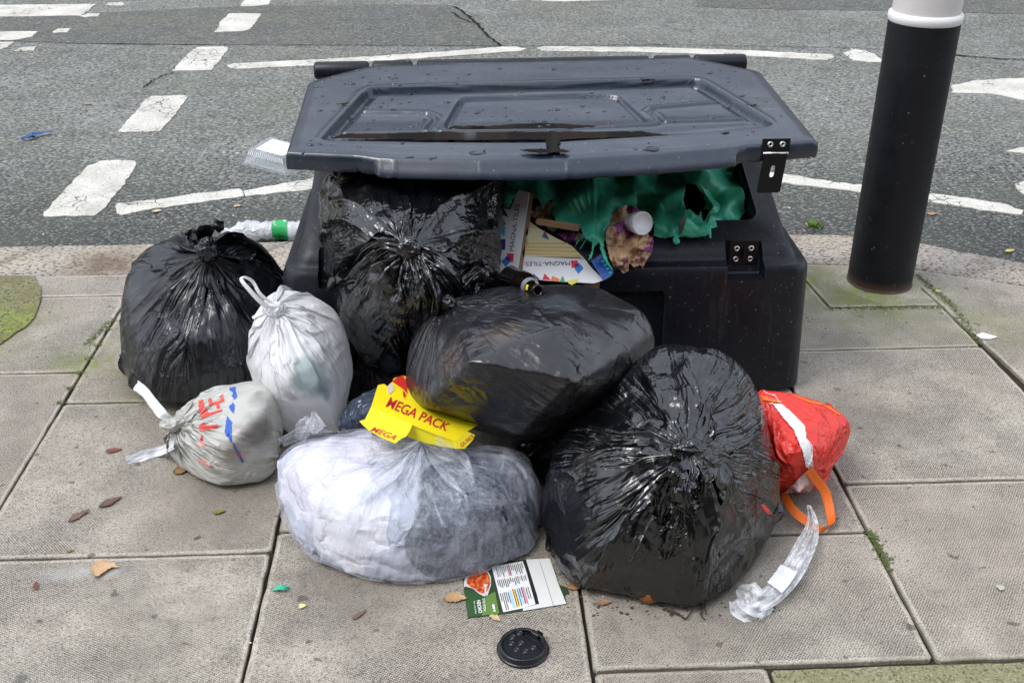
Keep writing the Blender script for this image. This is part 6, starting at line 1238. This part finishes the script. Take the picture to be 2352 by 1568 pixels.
crush(lathe('label_band', [(.0325, L * .62), (.0325, L * .66), (.0325, L * .70), (.0325, L * .74), (.0325, L * .80)], 60, plain('green_label', (.02, .36, .10), .35, var=.3), CB, fr), 1)
# clear clamshell tray on the road
CT = empty('food_tray', (*P(650, 370, RZ)[:2], RZ), 'clear plastic clamshell food tray with white top lying on the road by the bin', 'food tray')
M_CLT = film_mat('clear_tray', (.62, .66, .68), rough=.08, crease=.001, streak=0, cscale=40, spec=.8, trans=.8, var=.1)
b0 = [P(x, y, RZ + .004) for x, y in ((558, 376), (655, 402), (745, 372), (620, 338))]; cc = sum(b0) / 4; t0 = [cc + (q - cc) * .80 + np.array([0, 0, .055]) for q in b0]
rim = [cc + (q - cc) * 1.05 for q in b0]
prism(rim, (0, 0, .003), 'rim', M_CLT, CT)
v = [cc + (q - cc) * .97 + np.array([0, 0, .004]) for q in b0] + t0; nw = []
me = mesh_pd('walls', v, [(0, 1, 5, 4), (1, 2, 6, 5), (2, 3, 7, 6), (3, 0, 4, 7)]); o = link('walls', me, M_CLT, CT, False); md = o.modifiers.new('s', 'SOLIDIFY'); md.thickness = .001
prism([q + np.array([0, 0, .001]) for q in t0], (0, 0, .001), 'top', M_CLT, CT); prism([cc + (q - cc) * .62 + np.array([0, 0, .0585 + RZ * 0]) for q in b0], (0, 0, .0008), 'white_top', plain('white_sleeve', (.76, .78, .80), .4, var=.03), CT)
for a_, b_ in ((0, 1), (3, 0)):
    for k in range(18 if a_ == 0 else 10):
        f_k = (k + .5) / (18 if a_ == 0 else 10); bot = v[a_] * (1 - f_k) + v[b_] * f_k; top = t0[a_] * (1 - f_k) + t0[b_] * f_k; m_ = top + (bot - top) * .35; dr = (t0[b_] - t0[a_]); dr /= np.linalg.norm(dr); ou = np.cross(dr, (0, 0, 1.)) * .002
        prism([top - dr * .0016 + ou, top + dr * .0016 + ou, m_ + dr * .0016 + ou, m_ - dr * .0016 + ou], ou * .8, 'rib', bpy.data.materials['white_sleeve'], CT)
# blue string on the road
e = ribbon('blue_rag', [P(48, 318, RZ + .012), P(72, 314, RZ + .014), P(85, 307, RZ + .014), P(122, 303, RZ + .012)], [.02, .028, .02, .018], plain('blue_cloth', (.015, .09, .32), .6, var=.3), None, side=(0, 1, 0), ruffle=.008, freq=2.5, seed=111, n=60, m=14)
tag(e, 'thin strip of blue plastic lying alone on the road at the far left', 'plastic scrap')
e = ribbon('green_scrap', [P(626, 1355, .003), P(640, 1351, .006), P(652, 1352, .006), P(664, 1347, .003)], [.003, .013, .011, .003], plain('teal_plastic', (.03, .42, .27), .35), None, side=(0, 1, 0), ruffle=.005, freq=2.5, seed=112, n=40, m=12)
tag(e, 'small shred of teal green plastic on the slab left of the meal sleeve', 'plastic scrap')
e = prism([P(x, y, .004) for x, y in ((2242, 769), (2256, 763), (2292, 773), (2275, 778), (2254, 777))], (0, 0, .0008), 'paper_scrap', plain('paper', (.74, .74, .77), .6)); tag(e, 'white scrap of paper on the smooth slab right of the post', 'paper scrap')
# orange rolling out from under the biggest bag, with twigs
oc = P(1491, 1398, 0); e = empty('orange_fruit', (oc[0], oc[1] + .02, 0), 'orange fruit peeping out beneath the largest black bag', 'fruit')
bm = bmesh.new(); bmesh.ops.create_uvsphere(bm, u_segments=32, v_segments=20, radius=.027); [setattr(v, 'co', v.co + Vector((oc[0] + .004, oc[1] + .026, .026))) for v in bm.verts]; link('peel', mesh_bm('peel', bm), plain('orange_peel', (.30, .09, .012), .4, bump=.001, bscale=300, var=.15), e)
M_TW = plain('dark_twig', (.045, .03, .022), .8, var=.3)
def tube(path, r, name, mat, parent=None, segs=6):
    c = spline(path, 16); t_ = np.gradient(c, axis=0); v, f = [], []
    for i, (q, d) in enumerate(zip(c, t_)):
        z = Vector(d).normalized(); x = z.orthogonal().normalized(); y = z.cross(x); rr_ = r * (1 - .6 * i / 15)
        for k in range(segs): a = 2 * math.pi * k / segs; v.append(np.array(q) + np.array(x) * math.cos(a) * rr_ + np.array(y) * math.sin(a) * rr_)
    for i in range(15):
        for k in range(segs): f.append((i * segs + k, i * segs + (k + 1) % segs, (i + 1) * segs + (k + 1) % segs, (i + 1) * segs + k))
    return link(name, mesh_pd(name, v, f), mat, parent)
TWS = [([(1600, 1372), (1612, 1392), (1610, 1412), (1620, 1422)], 'forked dark twig sticking out right of the largest bag'), ([(1530, 1398), (1560, 1410), (1575, 1420), (1590, 1400)], 'bent dark twig under the front edge of the largest bag'), ([(1620, 1362), (1618, 1385), (1622, 1410)], 'thin upright twig beside the forked one')]
for l, lb in TWS: tag(tube([P(x, y, .006) for x, y in l], .0028, 'twig', M_TW), lb, 'twig', 'twigs by the largest bag')
# ---- fallen leaves: each its own outline, curled
def leaf(cx, cy, L, w, rot, col, label, z=0., curl=.10, pts=None, group='fallen leaves on the slabs'):
    o_ = P(cx, cy, z) if pts is None else P(cx, cy, z); n, m = 14, 9; v, f = [], []
    rg = random.Random(int(cx * 7 + cy))
    nz_ = [rg.uniform(-1, 1) for _ in range(n + 2)]
    for i in range(n + 1):
        u = i / n; ww = (1 + .28 * (nz_[i] + nz_[i + 1]) * .5) * w * (math.sin(math.pi * min(1, u ** .8)) ** .8 if pts is None else pts(u)) + .0006
        for j in range(m):
            s = j / (m - 1) * 2 - 1; x = (u - .5) * L; y = s * ww * .5 * (1 + rg.uniform(-.14, .14)) + .18 * w * math.sin(u * 3)
            v.append((x, y, .002 + curl * w * s * s + .25 * curl * L * (u - .5) ** 2 * 2 + rg.uniform(0, .0014)))
    for i in range(n):
        for j in range(m - 1): f.append((i * m + j, (i + 1) * m + j, (i + 1) * m + j + 1, i * m + j + 1))
    me = mesh_pd('leaf', v, f); o = link('leaf', me, plain('leaf_' + str(len(bpy.data.materials)), col, .55, var=.35, bump=.001, bscale=150)); o.location = tuple(o_ + np.array([0, 0, .001])); o.rotation_euler = (rg.uniform(-.06, .06), rg.uniform(-.06, .06), rot)
    tag(o, label, 'leaf', group)
BR, TN, RD, OL = (.13, .07, .055), (.50, .32, .17), (.16, .04, .03), (.20, .17, .03)
leaf(255, 1157, .052, .019, .75, BR, 'purplish brown pointed leaf, the larger of the pair on the left slab'); leaf(183, 1188, .050, .017, .85, (.16, .09, .06), 'brown pointed leaf with an orange edge, lower left of the pair'); leaf(262, 1038, .036, .014, .3, (.20, .06, .05), 'small reddish brown leaf left of the lower bag handle')
leaf(505, 1179, .026, .014, .4, OL, 'small olive yellow leaf below the grey carrier bag'); leaf(238, 1313, .050, .044, 1.2, TN, 'broad tan leaf fragment just below the long joint at left', pts=lambda u: 1.1 * (u ** .6) * (1 if u < .85 else 1 - (u - .85) * 4), curl=.08)
leaf(85, 1348, .026, .009, 1.9, RD, 'tiny dark red curled leaf near the left edge'); leaf(421, 1084, .042, .026, .4, (.26, .16, .07), 'brown leaf tucked under the grey carrier bag'); leaf(828, 1414, .034, .010, .8, (.15, .10, .06), 'dry curled leaf sliver left of the meal sleeve')
leaf(1046, 1379, .042, .024, -.1, (.46, .28, .13), 'tan crinkled leaf touching the corner of the meal sleeve'); leaf(1136, 1423, .024, .012, -.6, (.55, .42, .22), 'pale yellow leaf scrap between meal sleeve and cup lid'); leaf(695, 1396, .015, .012, .3, (.62, .60, .25), 'tiny pale green leaf on the middle slab')
leaf(1388, 1388, .028, .012, .2, (.34, .18, .10), 'little brown scrap between meal sleeve and largest bag'); leaf(162, 1268, .014, .008, .2, OL, 'tiny olive speck of leaf above the long joint'); leaf(455, 1237, .016, .006, .7, BR, 'tiny dark leaf in the middle of the left slab'); leaf(1322, 1352, .034, .018, .1, (.42, .22, .10), 'orange brown leaf peeping from under the largest bag')
leaf(2300, 1353, .018, .013, .9, (.42, .42, .36), 'small grey curled leaf on the right slab'); leaf(2320, 579, .040, .020, .3, (.52, .42, .10), 'yellow leaf in the gutter at far right', z=RZ); leaf(2142, 494, .042, .020, .3, (.40, .22, .10), 'brown leaf on the white line right of the post', z=RZ); leaf(2155, 672, .020, .014, .1, (.48, .42, .16), 'small dark leaf on the slab right of the post')
leaf(200, 242, .05, .02, .2, (.30, .20, .10), 'brown leaf on the road beside the second white dash', z=RZ); leaf(360, 488, .040, .022, .3, (.52, .42, .26), 'tan leaf below the lower white line', z=RZ); leaf(1966, 541, .045, .025, -.6, (.16, .20, .04), 'green leaf on the kerb behind the post', z=.002); leaf(1858, 517, .03, .02, .9, (.30, .20, .12), 'brown leaf at the kerb edge by the bin', z=RZ + .01)
leaf(2060, 470, .05, .022, 0., (.36, .27, .17), 'brown leaf by the post on the road', z=RZ); leaf(545, 476, .03, .02, .2, (.45, .32, .18), 'orange speckled leaf in the gutter left of the bin', z=RZ); leaf(1990, 512, .03, .014, .2, (.55, .30, .14), 'orange brown leaf scrap in the gutter left of the post', z=RZ)
# a tuft of grass in the gutter, a small weed in the joint
bm = bmesh.new(); rg = random.Random(3)
for cx_, cy_, z_, n_, h_ in ((1868, 522, RZ + .02, 46, .03), (1876, 524, RZ + .02, 30, .022)):
    q = P(cx_, cy_, z_)
    for k in range(n_):
        a = rg.uniform(0, 6.28); r = rg.uniform(0, .018); x, y = q[0] + r * math.cos(a), q[1] + r * math.sin(a); h = h_ * rg.uniform(.5, 1.1); dx, dy = math.cos(a) * h * .6, math.sin(a) * h * .6; w_ = .0022
        v1 = bm.verts.new((x - w_, y, z_)); v2 = bm.verts.new((x + w_, y, z_)); v3 = bm.verts.new((x + dx, y + dy, z_ + h)); bm.faces.new([v1, v2, v3])
tag(link('grass_tuft', mesh_bm('grass_tuft', bm), plain('grass', (.14, .26, .03), .6, var=.3), None, False), 'small bright green tuft of grass at the kerb right of the bin', 'grass', kind='stuff')
bm = bmesh.new(); rg = random.Random(8)
def clump(x, y, n_, sx, sy, h):
    for k in range(n_):
        px_, py2 = x + rg.gauss(0, sx), y + rg.gauss(0, sy); a = rg.uniform(0, 6.28); s = rg.uniform(.0015, .0035); z = rg.uniform(0, h)
        vs = [bm.verts.new((px_ + s * math.cos(a + i * 2.09), py2 + s * math.sin(a + i * 2.09), z + rg.uniform(0, .002))) for i in range(3)]; bm.faces.new(vs)
for k in range(9): q = P(2002 + k * 5.2, 1232 + k * 9.5, 0); clump(q[0], q[1], 16, .0028, .006, .003)
for a_, b_, n_ in (((2108, 634), (2190, 706), 14), ((2190, 706), (2255, 795), 10), ((1908, 709), (2180, 706), 14), ((2000, 1225), (2045, 1300), 6), ((200, 790), (265, 730), 8), ((140, 925), (270, 725), 6)):
    for k in range(n_): s_ = k / n_; q = P(a_[0] + (b_[0] - a_[0]) * s_, a_[1] + (b_[1] - a_[1]) * s_, 0); clump(q[0], q[1], 30, .007, .006, .003)
tag(link('moss', mesh_bm('moss', bm), plain('moss', (.085, .11, .022), .9, var=.5), None, False), 'green moss growing along the joints near the post', 'moss', kind='stuff')
# grit, chips and crumbs strewn over slabs and road
bm = bmesh.new(); rg = random.Random(21); bm2 = bmesh.new()
def chip(b, x, y, z, s):
    a = rg.uniform(0, 6.28); k = rg.choice((4, 5)); f_ = rg.uniform(.4, 1)
    vs = [b.verts.new((x + s * math.cos(a + i * 6.28 / k) * rg.uniform(.7, 1), y + s * f_ * math.sin(a + i * 6.28 / k) * rg.uniform(.7, 1), z + s * .35)) for i in range(k)]; b.faces.new(vs)
    lo = [b.verts.new((v.co.x, v.co.y, z)) for v in vs]
    for i in range(k): b.faces.new([vs[i], lo[i], lo[(i + 1) % k], vs[(i + 1) % k]])
for k in range(150): q = P(rg.uniform(0, 2352), rg.uniform(20, 540), RZ); chip(bm, q[0], q[1], RZ, rg.uniform(.002, .006) * (1 if rg.random() < .9 else 2))
for k in range(70): q = P(rg.uniform(0, 2352), rg.uniform(650, 1560), .001); chip(bm, q[0], q[1], 0.0, rg.uniform(.0012, .003))
for k in range(260): q = P(rg.uniform(0, 2352), rg.uniform(640, 1560), .001); chip(bm2, q[0], q[1], 0.0, rg.uniform(.001, .0028))
for k in range(90): q = P(rg.gauss(1520, 130), rg.gauss(1390, 16), .001); chip(bm2, q[0], q[1], 0.0, rg.uniform(.001, .005))
for k in range(160): q = P(rg.uniform(0, 2352), rg.uniform(400, 560), RZ); chip(bm2, q[0], q[1], RZ, rg.uniform(.002, .005))
tag(link('white_chips', mesh_bm('white_chips', bm), plain('chips', (.66, .65, .62), .6), None, False), 'tiny white chips scattered over road and slabs', 'litter', kind='stuff')
tag(link('dark_grit', mesh_bm('dark_grit', bm2), plain('grit', (.05, .035, .028), .8, var=.4), None, False), 'tiny dark crumbs of grit scattered over road and slabs', 'grit', kind='stuff')
